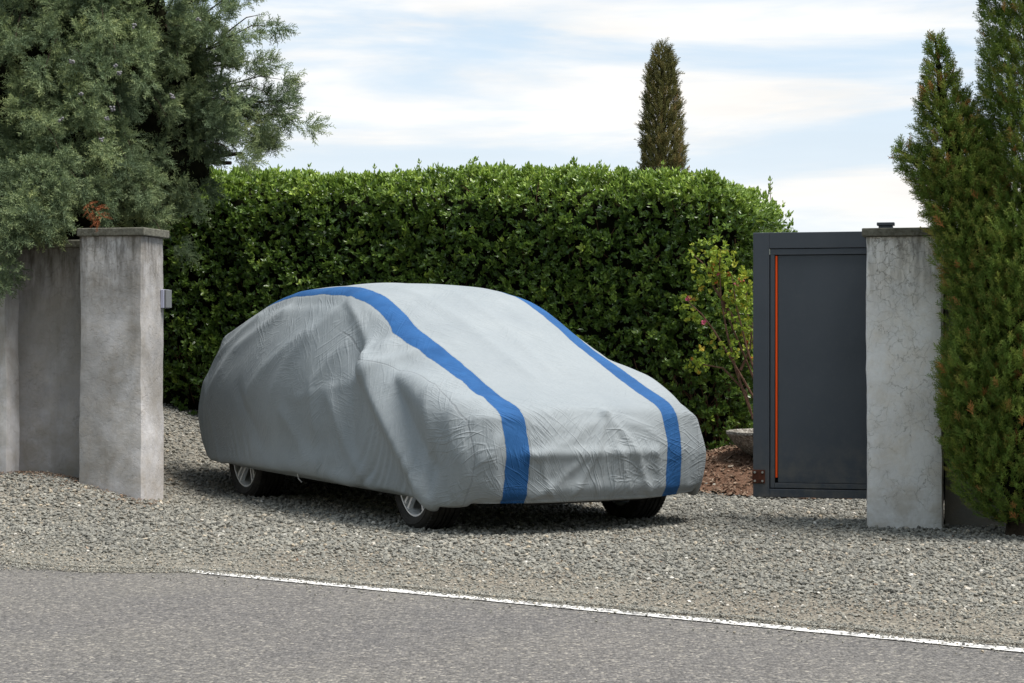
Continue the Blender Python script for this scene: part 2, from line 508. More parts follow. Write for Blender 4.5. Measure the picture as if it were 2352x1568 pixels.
# bark mulch mound: sheet + chips
tag(grid_sheet('mulch_bed', 0.85, 3.6, 13.4, 16.2, 0.04, lambda X, Y: gz(X, Y) + 0.034 + 0.02 * fbm2(X * 9, Y * 9, 4, 3), M_MULCH, mask=lambda x, y: np.hypot(x - 2.15, y - 14.75) < 1.13 + 0.12 * fbm2(x * 3, y * 3, 8, 2)), kind='structure')

mt = Mat('bark_chip', rough=.95, spec=.1); mt.color(mt.ramp(mt.attr('rnd'), [(0, (.055, .032, .022)), (.5, (.17, .112, .078)), (.85, (.30, .22, .16)), (1, (.44, .37, .29))])); M_CHIP = mt.m
n_ = 5200; a_ = rng.uniform(0, 6.28, n_); r_ = 1.22 * np.sqrt(rng.random(n_)); x_, y_ = 2.15 + r_ * np.cos(a_), 14.75 + r_ * np.sin(a_)
chip = [(iv * [1.0, .38, .16] * (1 + rng.uniform(-.3, .3, (12, 1))), if_, np.zeros(12)) for _ in range(5)]
V, Fc, At = instance(chip, np.stack([x_, y_, gz(x_, y_) + .045 + .02 * fbm2(x_ * 9, y_ * 9, 4, 3)], 1), rot_from_dir(rng.normal(size=(n_, 3)) * [.5, .5, .2] + [0, 0, 1], rng.uniform(0, 6.28, n_)), rng.uniform(.008, .024, n_), {'rnd': rng.beta(2, 2.4, n_)})
tag(np_mesh('bark_chips', V, Fc, M_CHIP, attrs={'rnd': At['rnd']}), 'reddish brown bark chips heaped around the bowl planter', 'mulch', kind='stuff')
n_ = 1500; x_ = rng.uniform(-4.2, -2.3, n_); y_ = 12.86 - (x_ + 2.4) * .25 * -1 * -1 + .2 - rng.exponential(.16, n_)
x2_ = rng.uniform(-2.5, 3.4, 260); y2_ = rng.uniform(7.4, 11.0, 260); k2 = road_t(x2_, y2_) > -.15; x_ = np.concatenate([x_, x2_[k2]]); y_ = np.concatenate([y_, y2_[k2]]); n_ = len(x_)
sl = [(iv * [1.0, .16, .12], if_, np.zeros(12)), (iv * [.7, .4, .08], if_, np.zeros(12))]
V, Fc, At = instance(sl, np.stack([x_, y_, gravel_z(x_, y_) + .016], 1), rot_from_dir(rng.normal(size=(n_, 3)) * [.4, .4, .2] + [0, 0, 1], rng.uniform(0, 6.28, n_)), rng.uniform(.006, .017, n_), {'rnd': rng.beta(2.4, 1.9, n_)})
tag(np_mesh('needle_litter', V, Fc, M_CHIP, attrs={'rnd': At['rnd']}), 'brown fallen needles and leaf bits along the left wall foot and over the gravel', 'litter', kind='stuff')
# ------------------------------------------------------------------ masonry
def concrete(name, base, crack=0.0, stain=0.5, dark_top=0.5, top_z=1.75, seed=0.0, light=.72, fleck=.6):
    mt = Mat(name, rough=0.92, spec=0.15)
    o = mt.mapping(loc=(seed, seed * 1.7, seed * .6))
    n1 = mt.noise(2.3, 6, 0.6, 0.3, o); n2 = mt.noise(8, 6, 0.65, 0.2, o); n3 = mt.noise(60, 4, 0.6, 0, o)
    str_ = mt.noise(2.2, 6, 0.62, 0.4, mt.mapping(scale=(2.4, 2.4, 0.35), loc=(seed * 2, 0, 0)))
    blot = mt.noise(1.1, 5, 0.6, 0.6, mt.mapping(loc=(seed * 3, 1, 2)))
    c = mt.mix(mt.rng(n1, 0.32, 0.68), tuple(b * light for b in base), tuple(min(.9, b * 1.12) for b in base))
    c = mt.mix(mt.rng(n2, 0.42, 0.68, 0, 0.55), c, (base[0] * .86, base[1] * .79, base[2] * .68))
    c = mt.mix(mt.rng(n2, 0.35, 0.2, 0, fleck), c, (0.62, 0.61, 0.6))
    c = mt.mix(mt.rng(str_, 0.52, 0.72, 0, stain * .45), c, (0.17, 0.15, 0.125))
    c = mt.mix(mt.math('MULTIPLY', mt.rng(blot, 0.47, 0.62, 0, stain * .8), mt.rng(n2, .3, .6, .45, 1)), c, (0.20, 0.182, 0.155))
    bl2 = mt.noise(.75, 5, .65, .8, mt.mapping(loc=(seed * 5, 3, seed)))
    c = mt.mix(mt.math('MULTIPLY', mt.rng(bl2, .46, .60), stain * .6, clamp=True), c, (0.205, 0.192, 0.172))
    c = mt.mix(mt.rng(n3, 0.3, 0.7, 0, 0.35), c, mt.mix(1.0, c, (0.78, 0.78, 0.78), 'MULTIPLY'))
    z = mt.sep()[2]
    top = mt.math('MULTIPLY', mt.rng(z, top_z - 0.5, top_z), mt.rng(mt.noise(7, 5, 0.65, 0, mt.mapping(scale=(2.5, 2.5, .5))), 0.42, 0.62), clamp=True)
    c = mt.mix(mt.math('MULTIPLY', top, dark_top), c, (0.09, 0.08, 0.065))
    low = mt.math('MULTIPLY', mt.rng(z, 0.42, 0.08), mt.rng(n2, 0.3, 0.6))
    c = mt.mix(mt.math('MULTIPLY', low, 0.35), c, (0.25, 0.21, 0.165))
    h = mt.math('ADD', mt.math('MULTIPLY', n2, 1.0), mt.math('MULTIPLY', n3, 0.35))
    if crack > 0:
        wv = mt.node('ShaderNodeVectorMath', operation='MULTIPLY_ADD')
        mt.link(mt.noise(7, 5, .65, 0, None, True), wv.inputs[0]); wv.inputs[1].default_value = (.16, .16, .16); mt.link(mt.obj, wv.inputs[2])
        d = mt.voronoi(15, 'DISTANCE_TO_EDGE', wv.outputs[0])
        d2 = mt.voronoi(6.5, 'DISTANCE_TO_EDGE', wv.outputs[0])
        mask = mt.math('ADD', mt.math('MULTIPLY', mt.rng(mt.noise(3.4, 3), 0.46, 0.62), .6), mt.rng(mt.sep()[2], 1.1, 1.6, 0, .6), clamp=True)
        l1 = mt.math('MULTIPLY', mt.rng(d, 0.030, 0.0), mask)
        l2 = mt.math('MULTIPLY', mt.rng(d2, 0.010, 0.0), mt.rng(mt.noise(4.2, 2), 0.44, 0.58, 0, .9))
        ln = mt.math('MAXIMUM', l1, l2)
        c = mt.mix(mt.math('MULTIPLY', ln, crack), c, (0.22, 0.20, 0.175))
        h = mt.math('SUBTRACT', h, mt.math('MULTIPLY', ln, 1.0))
    mt.color(c); mt.bump(h, 0.5, 0.012)
    return mt.m
M_PIL_L = concrete('render_stained', (0.60, 0.585, 0.59), 0.45, 0.95, 1.0, 1.78, 1.3)
M_WALL_L = concrete('render_wall', (0.38, 0.37, 0.38), 0.3, 1.0, 1.0, 1.7, 4.1)
M_PIL_R = concrete('render_cracked', (0.86, 0.845, 0.83), 0.85, 0.2, 0.8, 1.7, 7.7, .88, 0.0)
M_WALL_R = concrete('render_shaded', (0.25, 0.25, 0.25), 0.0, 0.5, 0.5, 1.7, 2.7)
mt = Mat('cap_stone', rough=0.95, spec=0.12)
c = mt.ramp(mt.noise(14, 6, 0.7), [(0.3, (0.06, 0.058, 0.045)), (0.55, (0.13, 0.125, 0.10)), (0.8, (0.25, 0.24, 0.20))])
mt.color(mt.mix(mt.rng(mt.noise(60, 3), .4, .7, 0, .5), c, (0.22, 0.22, 0.19))); mt.bump(mt.noise(50, 5, .7), .7, .01); M_CAP = mt.m

def rough_block(name, w, d, z0, z1, mat, parent, seed, amp=0.006, step=0.035, bottom=None):
    """plastered block whose arrises wander a little; local origin at its front centre base"""
    nx, ny, nz = max(3, int(w / step)), max(3, int(d / step)), max(3, int((z1 - z0) / step))
    import bmesh
    bm = bmesh.new()
    def face(fn, a, b):
        g = [[bm.verts.new(fn(i / a, j / b)) for j in range(b + 1)] for i in range(a + 1)]
        for i in range(a):
            for j in range(b): bm.faces.new((g[i][j], g[i + 1][j], g[i + 1][j + 1], g[i][j + 1]))
    W, D_, H = w, d, z1 - z0
    face(lambda u, v: (-W / 2 + u * W, 0, z0 + v * H), nx, nz)
    face(lambda u, v: (W / 2 - u * W, D_, z0 + v * H), nx, nz)
    face(lambda u, v: (-W / 2, D_ - u * D_, z0 + v * H), ny, nz)
    face(lambda u, v: (W / 2, u * D_, z0 + v * H), ny, nz)
    face(lambda u, v: (-W / 2 + u * W, v * D_, z1), nx, ny)
    face(lambda u, v: (-W / 2 + u * W, D_ - v * D_, z0), nx, ny)
    bmesh.ops.remove_doubles(bm, verts=bm.verts, dist=1e-4)
    from mathutils import noise as mn
    for v in bm.verts:
        # round the arrises then wander
        ex = W / 2 - abs(v.co.x); ey = min(v.co.y, D_ - v.co.y)
        if ex < 1e-4 and ey < 1e-4:
            v.co.x -= math.copysign(0.007, v.co.x); v.co.y += 0.007 if v.co.y < D_ / 2 else -0.007
        p = v.co + Vector((seed, seed * 2, seed * 3))
        dsp = mn.noise_vector(p * 2.1) * amp * 1.3 + mn.noise_vector(p * 9) * amp * 0.6 + mn.noise_vector(p * 25) * amp * .25
        v.co += Vector((dsp.x, dsp.y, dsp.z * .4))
    bmesh.ops.recalc_face_normals(bm, faces=bm.faces)
    me = bpy.data.meshes.new(name); bm.to_mesh(me); bm.free()
    me.polygons.foreach_set('use_smooth', [True] * len(me.polygons)); 
    try: me.set_sharp_from_angle(angle=R(50))
    except Exception: pass
    me.materials.append(mat)
    o = bpy.data.objects.new(name, me); scene.collection.objects.link(o); o.parent = parent
    return o

TH = R(-14)       # walls run left-and-back: rotation about z
cosT, sinT = math.cos(TH), math.sin(TH)

# left pillar: front right arris at (-2.39,12.9)
LW, LD = 0.445, 0.37
pc = Vector((-2.40, 12.9, 0)) - Vector((cosT, sinT, 0)) * LW / 2
pl = thing('gate_pillar', 'stained grey rendered pillar left of the covered car, under the drooping conifer', 'pillar', pc, TH)
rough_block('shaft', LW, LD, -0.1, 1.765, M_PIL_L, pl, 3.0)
b = MB().box((0.010, LD / 2, 1.765 + 0.028), (LW + 0.03, LD + 0.04, 0.052), cham=0.006); b.build('cap', M_CAP, pl)

# right pillar
RW, RD = 0.435, 0.36
D_r = 11.55
pr0 = at(1988, 784, D_r); pr0.z = 0
rc = Vector((pr0.x, D_r, 0)) + Vector((cosT, sinT, 0)) * RW / 2
prr = thing('gate_pillar', 'pale cracked rendered pillar beside the dark grey gate', 'pillar', rc, TH)
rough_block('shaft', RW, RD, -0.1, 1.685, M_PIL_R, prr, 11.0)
b = MB().box((0.0, RD / 2, 1.685 + 0.028), (RW + 0.045, RD + 0.045, 0.048), cham=0.006); b.build('cap', M_CAP, prr)

# walls: left, with another pilaster at the frame edge; right, behind the cypress
def wall_piece(name, label, x_left, x_right, anchor, setback, z1, mat, seed, cap=True):
    w = x_right - x_left
    o = Vector(anchor) + Vector((cosT, sinT, 0)) * (x_left + w / 2) + Vector((-sinT, cosT, 0)) * setback
    t = thing(name, label, 'wall', o, TH)
    rough_block('render', w, 0.2, -0.15, z1, mat, t, seed, amp=0.005, step=0.06)
    if cap: MB().box((0, 0.1, z1 + 0.028), (w, 0.25, 0.05), cham=0.006).build('coping', M_CAP, t)
    return t
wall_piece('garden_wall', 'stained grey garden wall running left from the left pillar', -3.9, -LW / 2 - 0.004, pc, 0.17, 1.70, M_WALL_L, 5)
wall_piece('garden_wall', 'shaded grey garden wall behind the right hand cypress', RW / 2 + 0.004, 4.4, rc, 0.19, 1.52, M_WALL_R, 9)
# edge pilaster at the left frame border
pp = pc + Vector((cosT, sinT, 0)) * (-LW / 2 - 0.52 - 0.2) 
pq = thing('wall_pier', 'narrow pale pier at the left end of the stained wall', 'pier', pp, TH)
rough_block('shaft', 0.4, 0.34, -0.1, 1.72, M_PIL_L, pq, 21)
MB().box((0, 0.17, 1.748), (0.44, 0.38, 0.05), cham=0.006).build('cap', M_CAP, pq)

# ------------------------------------------------------------------ gate
mt = Mat('gate_paint', rough=0.42, spec=0.35)
gc = mt.mix(mt.rng(mt.noise(1.6, 4), 0.3, 0.7), (0.054, 0.063, 0.078), (0.070, 0.080, 0.096))
gc = mt.mix(mt.rng(mt.noise(30, 4, .7), 0.52, 0.8, 0, .14), gc, (0.14, 0.14, 0.14)); gc = mt.mix(mt.math('MULTIPLY', mt.rng(mt.sep()[2], .55, .12, 0, .55), mt.rng(mt.noise(9, 5, .7), .40, .66)), gc, (.19, .17, .14)); mt.color(gc)
mt.rough(mt.rng(mt.noise(6, 4), .3, .7, .36, .52)); mt.bump(mt.noise(300, 2), .12, .002); M_GATE = mt.m
M_BLACK = Mat('dark_gap', rough=0.9, color=(0.004, 0.004, 0.005)).m
M_ORANGE = Mat('orange_strip', rough=0.4, spec=.4, color=(0.85, 0.085, 0.008)).m
mt = Mat('rusty_plate', rough=0.85, spec=.2)
mt.color(mt.ramp(mt.noise(40, 5, .7), [(0.3, (0.035, 0.014, 0.010)), (0.7, (0.13, 0.045, 0.025))])); mt.bump(mt.noise(90, 4), .4, .003); M_RUST = mt.m
M_BOLT = Mat('zinc', rough=0.35, spec=.5, metal=0.9, color=(0.6, 0.6, 0.6)).m
D_g = 12.12
g0 = at(1729, 784, D_g)
gate = thing('sliding_gate', 'dark slate grey metal gate with a thin orange strip beside the right pillar', 'gate', (g0.x, D_g, 0), TH)
# local x runs right (toward the camera), y into depth.  z limits
gb, gt = 0.135, 1.742
GL = 2.6
k = D_g / F_PX / cosT        # metres per display px along the gate near its left end
st = 36 * k
def bxx(m, x0, x1, y0, y1, z0, z1, ch=0.003):
    m.box(((x0 + x1) / 2, (y0 + y1) / 2, (z0 + z1) / 2), (x1 - x0, y1 - y0, z1 - z0), cham=ch)
fr = MB()
bxx(fr, 0, st, 0, 0.06, gb, gt)
bxx(fr, st, GL - st, 0, 0.06, gt - 0.097, gt)
bxx(fr, st, GL - st, 0, 0.06, gb, gb + 0.050)
bxx(fr, GL - st, GL, 0, 0.06, gb, gt)
fr.build('gate_frame', M_GATE, gate)
il = st + 0.006
inner = MB()
bxx(inner, il, GL - st - .006, 0.004, 0.050, gt - 0.136, gt - 0.101, 0.002)
bxx(inner, il, il + 0.026, 0.004, 0.050, gb + 0.056, gt - 0.1365, 0.002)
bxx(inner, GL - st - 0.032, GL - st - 0.006, 0.004, 0.050, gb + 0.056, gt - 0.1365, 0.002)
bxx(inner, il + 0.0265, GL - st - 0.0325, 0.004, 0.050, gb + 0.056, gb + 0.086, 0.002)
inner.build('inner_frame', M_GATE, gate)
pn = MB(); bxx(pn, il + 0.046, GL - st - 0.033, 0.014, 0.034, gb + 0.089, gt - 0.1395, 0.001); pn.build('panel', M_GATE, gate)
bk = MB(); bxx(bk, st - .004, GL - st + .004, 0.036, 0.046, gb + 0.045, gt - 0.09, 0.001); bk.build('backing', M_BLACK, gate)
og = MB(); bxx(og, il + 0.030, il + 0.042, 0.010, 0.034, gb + 0.118, gt - 0.142, 0.001); og.build('orange_strip', M_ORANGE, gate)
pt_ = MB(); bxx(pt_, -0.004, 0.073, -0.009, -0.001, gb + 0.083, gb + 0.165, 0.002); plate = pt_.build('bracket_plate', M_RUST, gate)
for (bx_, bz_) in ((0.012, .097), (.058, .097), (.012, .150), (.058, .150)):
    MB().lathe([(0, -0.018), (0.006, -0.018), (0.0075, -0.014), (0.0075, -0.0095)], 10, 'y', (bx_, 0, gb + bz_)).build('bolt', M_BOLT, plate, True)
sc = MB(); bxx(sc, st + 0.001, st + 0.005, 0.002, 0.006, gt - 0.135, gt - 0.10, 0); sc.build('edge_glint', Mat('bare_aluminium', rough=.3, metal=.8, color=(.8, .8, .8)).m, gate)
# post that guides the gate behind the pillar
gp = at(2036, 784, 11.95)
post = thing('guide_post', 'short dark steel post top showing above the right pillar cap', 'post', (gp.x, 12.0 - .02, 0), TH)
MB().box((0, 0, 0.905), (0.085, 0.05, 1.74), cham=.004).build('shaft', M_GATE, post)
MB().box((0, 0, 1.786), (0.105, 0.062, 0.02), cham=.004).build('lid', M_GATE, post)

# intercom on the inner side of left pillar
ic = pc + Vector((cosT, sinT, 0)) * (LW / 2) + Vector((-sinT, cosT, 0)) * 0.33
im = thing('intercom', 'small pale metal intercom box fixed to the inner side of the stained pillar', 'intercom', (ic.x, ic.y, 0), TH)
z_ic0, z_ic1 = 1.08 + (784 - 707) * 13.15 / F_PX, 1.08 + (784 - 664) * 13.15 / F_PX
M_LILAC = Mat('pale_enamel', rough=.4, color=(.42, .43, .55)).m
M_GREYBOX = Mat('grey_box', rough=.5, color=(.16, .165, .17)).m
MB().box((0.010, 0.02, (z_ic0 + z_ic1) / 2), (0.024, 0.10, z_ic1 - z_ic0), cham=.003).build('housing', M_LILAC, im)
MB().box((0.030, 0.02, (z_ic0 + z_ic1) / 2), (0.016, 0.09, z_ic1 - z_ic0 - .004), cham=.003).build('cover_plate', M_GREYBOX, im)

SIM_STEPS, SIM_SLACK = 150, 0.026
STRIPE_S, STRIPE_W = 0.52, 0.062
# ------------------------------------------------------------------ the covered car
# car frame: a = forward, s = towards the right of the picture
CF = np.array([0.14, 11.91]); FW = np.array([0.490, -0.872]); FW /= np.linalg.norm(FW); SW = np.array([-FW[1], FW[0]])
def car_to_world(P):
    """(…,3) car coordinates (a, s, z) -> world; the drive lifts the tail slightly"""
    a, s, z = P[..., 0], P[..., 1], P[..., 2]
    x = CF[0] + FW[0] * a + SW[0] * s; y = CF[1] + FW[1] * a + SW[1] * s
    return np.stack([x, y, z + PITCH * np.maximum(-a, 0)], -1)
PITCH = 0.012
A_REAR, A_NOSE = -3.74, 0.93
# plan outline, right half (s>=0), from nose to tail
OUT = np.array([(.725, 0), (.718, .2), (.695, .40), (.645, .56), (.585, .70), (.46, .79), (.27, .85), (.0, .875), (-.5, .885), (-1.4, .89), (-2.3, .89), (-2.9, .88), (-3.25, .845), (-3.47, .78), (-3.64, .64), (-3.73, .44), (-3.77, .2), (-3.78, 0)])
def catmull(P, n=12):
    P = np.vstack([2 * P[0] - P[1], P, 2 * P[-1] - P[-2]]); out = []
    for i in range(1, len(P) - 2):
        t = np.linspace(0, 1, n, endpoint=False)[:, None]
        p0, p1, p2, p3 = P[i - 1], P[i], P[i + 1], P[i + 2]
        out.append(.5 * ((2 * p1) + (-p0 + p2) * t + (2 * p0 - 5 * p1 + 4 * p2 - p3) * t ** 2 + (-p0 + 3 * p1 - 3 * p2 + p3) * t ** 3))
    out.append(P[-2][None]); return np.vstack(out)
half = catmull(OUT)
outline = np.vstack([half, (half * [1, -1])[::-1][1:-1]])          # closed, from nose, via s>0, to tail and back
def resample(P, n):
    d = np.concatenate([[0], np.cumsum(np.linalg.norm(np.diff(P, axis=0), axis=1))])
    t = np.linspace(0, d[-1], n)
    return np.stack([np.interp(t, d, P[:, k]) for k in range(P.shape[1])], 1)
def interp(xs, tab):
    tab = np.array(tab); return np.interp(xs, tab[:, 0], tab[:, 1])
def smooth_tab(tab, w=0.10):
    xs = np.linspace(-4.0, 1.3, 1061); ys = interp(xs, tab); kk = int(w / 0.005)
    ker = np.hanning(2 * kk + 3); ker /= ker.sum()
    ys = np.convolve(np.pad(ys, kk + 1, mode='edge'), ker, mode='valid')
    return xs, ys
T_X, T_Y = smooth_tab([(-4, .95), (-3.74, .96), (-3.4, .98), (-2.5, .95), (-1.2, .93), (-.5, .965), (-.25,.965), (.05, .905), (.3, .815), (.5, .748), (.665, .698), (.70, .655), (.78, .62), (1.3, .4)], 0.006)
C_X, C_Y = smooth_tab([(-4.0, 1.0), (-3.80, 1.00), (-3.70, 1.09), (-3.35, 1.175), (-2.9, 1.310), (-2.6, 1.392), (-2.3, 1.44), (-1.75, 1.455), (-1.45, 1.45), (-1.22, 1.425), (-1.0, 1.382), (-.675, 1.252), (-.425, 1.142), (-.175, 1.027), (.025, .937), (.225, .807), (1.3, .1)], 0.10)
def dist_outline(a, s):
    P = np.stack([a.ravel(), s.ravel()], 1); best = np.full(len(P), 9.0)
    A = outline; B = np.roll(outline, -1, 0)
    for i in range(0, len(A)):
        ab = B[i] - A[i]; t = np.clip(((P - A[i]) @ ab) / (ab @ ab), 0, 1)
        best = np.minimum(best, np.hypot(*(P - A[i] - t[:, None] * ab).T))
    return best.reshape(a.shape)
def height(a, s, d, cloth=False):
    t = np.interp(a, T_X, T_Y)
    t = t - 0.03 * (s / .85) ** 2 - (0.11 - .085 * sstep(a, .4, .62)) * np.clip(1 - d / 0.11, 0, 1) ** 2
    ac = a + 0.10 * (np.abs(s) / .6) ** 2 * sstep(a, -1.7, -1.1)
    c = np.interp(ac, C_X, C_Y) - (0.03 - .015 * sstep(a, -1.3, -.9)) * (s / .55) ** 2
    q = np.abs(s) - .60 - .05 * sstep(a, -1.25, -.9) - .05 * sstep(-a, 2.3, 3.4)
    slope = 2.3 - (1.05 * sstep(-a, .75, 1.2) if cloth else 0)
    c = c - slope * 0.5 * (q + np.sqrt(q * q + 0.035 ** 2))
    k_ = 0.035
    return 0.5 * (t + c + np.sqrt((t - c) ** 2 + 4 * k_ * k_))
HEM = lambda a, s: 0.178 + 0.05 * sstep(-a, 2.7, 3.5) + 0.10 * sstep(-a, 3.3, 3.74) * 1.0 + 0.025 * sstep(s, .3, .9) * sstep(a, -.2, .6)

# ---- grid: central block of the sheet, and rings that hang down the sides
RES = 0.026
K_ = 34                                        # rings in the skirt
MI, MJ = int(4.7 / RES) + 1, int(1.78 / RES) + 1
NI, NJ = MI + 2 * K_, MJ + 2 * K_
# outline sides between diagonal corners
per = np.concatenate([[0], np.cumsum(np.linalg.norm(np.diff(np.vstack([outline, outline[:1]]), axis=0), axis=1))])
oc = np.vstack([outline, outline[:1]])
def at_arc(u):
    u = np.mod(u, per[-1]); return np.stack([np.interp(u, per, oc[:, 0]), np.interp(u, per, oc[:, 1])], -1)
iF = np.argmin(np.hypot(half[:, 0] - .60, half[:, 1] - .65)); iR = np.argmin(np.hypot(half[:, 0] + 3.55, half[:, 1] - .72))
uF, uR, PT = per[iF], per[iR], per[-1]
def side_front(t): return at_arc(-uF + 2 * uF * t)              # s from - to +
def side_rear(t): return at_arc((PT - uR) - (PT - 2 * uR) * t)  # s from - to +
def side_right(t): return at_arc(uF + (uR - uF) * t)            # a from nose to tail, s>0
def side_left(t): return at_arc(-uF - (uR - uF) * t)            # s<0
I, J = np.meshgrid(np.arange(NI), np.arange(NJ), indexing='ij')
ring = np.maximum.reduce([K_ - I, I - (NI - 1 - K_), K_ - J, J - (NJ - 1 - K_), 0 * I])
ci = np.clip(I, K_, NI - 1 - K_); cj = np.clip(J, K_, NJ - 1 - K_)
u = (I - (K_ - ring)) / (MI - 1 + 2 * ring); v = (J - (K_ - ring)) / (MJ - 1 + 2 * ring)
u = np.clip(u, 0, 1); v = np.clip(v, 0, 1)
fr_, re_, ri_, le_ = side_front(v), side_rear(v), side_right(u), side_left(u)
c00, c01, c10, c11 = side_front(0.0), side_front(1.0), side_rear(0.0), side_rear(1.0)
U, Vv = u[..., None], v[..., None]
plan = (1 - U) * fr_ + U * re_ + (1 - Vv) * le_ + Vv * ri_ - ((1 - U) * (1 - Vv) * c00 + (1 - U) * Vv * c01 + U * (1 - Vv) * c10 + U * Vv * c11)
isr = ring > 0
onF = (I == K_ - ring) & isr; onR = (I == NI - 1 - K_ + ring) & isr; onL = (J == K_ - ring) & isr; onRi = (J == NJ - 1 - K_ + ring) & isr
for msk, arr in ((onL, le_), (onRi, ri_), (onF, fr_), (onR, re_)): plan[msk] = arr[msk]
d0 = dist_outline(plan[..., 0], plan[..., 1]); d0[ring > 0] = 0
z = height(plan[..., 0], plan[..., 1], d0, True)
hem = HEM(plan[..., 0], plan[..., 1])
kk_ = ring / K_
nrm = plan - np.stack([np.clip(plan[..., 0], -3.0, .2), 0 * plan[..., 1]], -1); nrm /= np.linalg.norm(nrm, axis=-1, keepdims=True) + 1e-9
# skirts: bulge out a little then tuck in at the hem
bul = (0.035 * np.sin(np.pi * np.clip(kk_ * 1.25, 0, 1)) - 0.075 * sstep(kk_, .72, 1.0)) * (ring > 0)
nose = sstep(plan[..., 0], .40, .72) * (ring > 0)
tail = sstep(-plan[..., 0], 3.1, 3.7) * (ring > 0)
zz_ = z * (1 - kk_) + hem * kk_
nb = np.interp(zz_, [.15, .22, .32, .455, .475, .60, .66], [-.03, .01, .035, .060, .058, .014, 0])
bul = bul * (1 - nose) + nb * nose + .055 * tail * np.sin(np.pi * np.clip(kk_ * 1.1, 0, 1))
P0 = np.concatenate([plan + nrm * bul[..., None], (z * (1 - kk_) + hem * kk_)[..., None]], -1)
# even out the grid along its lines
def even(P, axis, w):
    Q = P if axis == 0 else P.transpose(1, 0, 2)
    seg = np.linalg.norm(np.diff(Q, axis=0), axis=2); d = np.concatenate([np.zeros((1, Q.shape[1])), np.cumsum(seg, 0)])
    out = np.empty_like(Q)
    for j in range(Q.shape[1]):
        t = np.linspace(0, d[-1, j], Q.shape[0]) * w + d[:, j] * (1 - w)
        for k in range(3): out[:, j, k] = np.interp(t, d[:, j], Q[:, j, k])
    return out if axis == 0 else out.transpose(1, 0, 2)
for _ in range(2): P0 = even(P0, 1, .7); P0 = even(P0, 0, .7)
# round the shoulder where the cloth spans from the roof rail past the waist
wS = (np.clip(1 - np.abs(ring) / 13.0, 0, 1) * (sstep(-P0[..., 0], .45, 1.0)) * sstep(np.abs(P0[..., 1]), .62, .72) + .6 * (ring < 14) * sstep(-P0[..., 0], 3.0, 3.5) * sstep(P0[..., 2], .5, .8))
wS = np.clip(wS, 0, 1)[..., None] * .5
P0[..., 1] += np.sign(P0[..., 1]) * .075 * sstep(P0[..., 1], .35, .75) * sstep(P0[..., 0], -.2, .3)
for _ in range(170):
    Q = P0.copy(); Q[1:-1, 1:-1] = .25 * (P0[2:, 1:-1] + P0[:-2, 1:-1] + P0[1:-1, 2:] + P0[1:-1, :-2]); P0 = P0 + (Q - P0) * wS
REST = P0.copy()                                # where each bit of cloth belongs on the car

# ---- collision body: blurred occupancy grid
VX = 0.03
gx = np.arange(-4.1, 1.2, VX); gy = np.arange(-1.2, 1.2, VX); gzv = np.arange(0.0, 1.7, VX)
GX, GY = np.meshgrid(gx, gy, indexing='ij')
dO = dist_outline(GX, GY)
from_poly = np.zeros(GX.shape, bool)
xa, ya = oc[:, 0], oc[:, 1]
for i in range(len(oc) - 1):
    cond = ((ya[i] > GY) != (ya[i + 1] > GY)) & (GX < (xa[i + 1] - xa[i]) * (GY - ya[i]) / (ya[i + 1] - ya[i] + 1e-12) + xa[i])
    from_poly ^= cond
sdp = np.where(from_poly, dO, -dO) - 0.022
HB = height(GX, GY, np.where(from_poly, dO, 0)) - 0.014
ZZ = gzv[None, None, :]
# body side shape: narrower below the shoulder, recess above the bumper, wheels proud
side_in = 0.02 * np.sin(np.clip((ZZ - .3) / .5, 0, 1) * np.pi) * -1 + 0.05 * sstep(-ZZ, -.34, -.2)
nosef = sstep(GX, .35, .70)[..., None]
nbz = np.interp(gzv, [.15, .22, .32, .455, .475, .60, .66], [-.06, -.02, .02, .046, .044, .004, 0])[None, None, :]
tailf = sstep(-GX, 3.2, 3.7)[..., None]
side_in = side_in + .085 * sstep(ZZ, .62, .95) * sstep(-GX, .7, 1.2)[..., None]
inset = side_in * (1 - nosef) - nosef * nbz - .045 * tailf * np.sin(np.pi * np.clip((ZZ - .2) / .8, 0, 1))
occ = (np.clip((sdp[..., None] - inset) / VX + .5, 0, 1) * np.clip((HB[..., None] - ZZ) / VX + .5, 0, 1) * np.clip((ZZ - .14) / VX, 0, 1)).astype(np.float32)
def ellipsoid(c, r):
    q = ((GX[..., None] - c[0]) / r[0]) ** 2 + ((GY[..., None] - c[1]) / r[1]) ** 2 + ((ZZ - c[2]) / r[2]) ** 2
    return np.clip((1 - np.sqrt(q)) * min(r) / VX + .5, 0, 1)
occ = np.maximum(occ, ellipsoid((-.56, -.86, 1.01), (.11, .21, .09)))
occ = np.maximum(occ, ellipsoid((-.56, .86, 1.0), (.11, .17, .08)))
def blur(G, n):
    for ax in range(3):
        for _ in range(n): G = .25 * np.roll(G, 1, ax) + .5 * G + .25 * np.roll(G, -1, ax)
    return G
occ = blur(occ, 2)
OB = np.array([gx[0], gy[0], gzv[0]]); SH = np.array(occ.shape)
grad = np.stack(np.gradient(occ, VX), -1).astype(np.float32)
FLD = np.concatenate([occ[..., None], grad], -1).reshape(-1, 4)
def field(P):
    q = (P - OB) / VX; q = np.clip(q, 0, SH - 1.001); i = q.astype(np.int32); f = (q - i).astype(np.float32)
    base = (i[:, 0] * SH[1] + i[:, 1]) * SH[2] + i[:, 2]; r = 0
    for dx in (0, 1):
        wx = f[:, 0] if dx else 1 - f[:, 0]
        for dy in (0, 1):
            wy = f[:, 1] if dy else 1 - f[:, 1]
            for dz in (0, 1):
                w = wx * wy * (f[:, 2] if dz else 1 - f[:, 2])
                r = r + w[:, None] * FLD[base + (dx * SH[1] + dy) * SH[2] + dz]
    return r
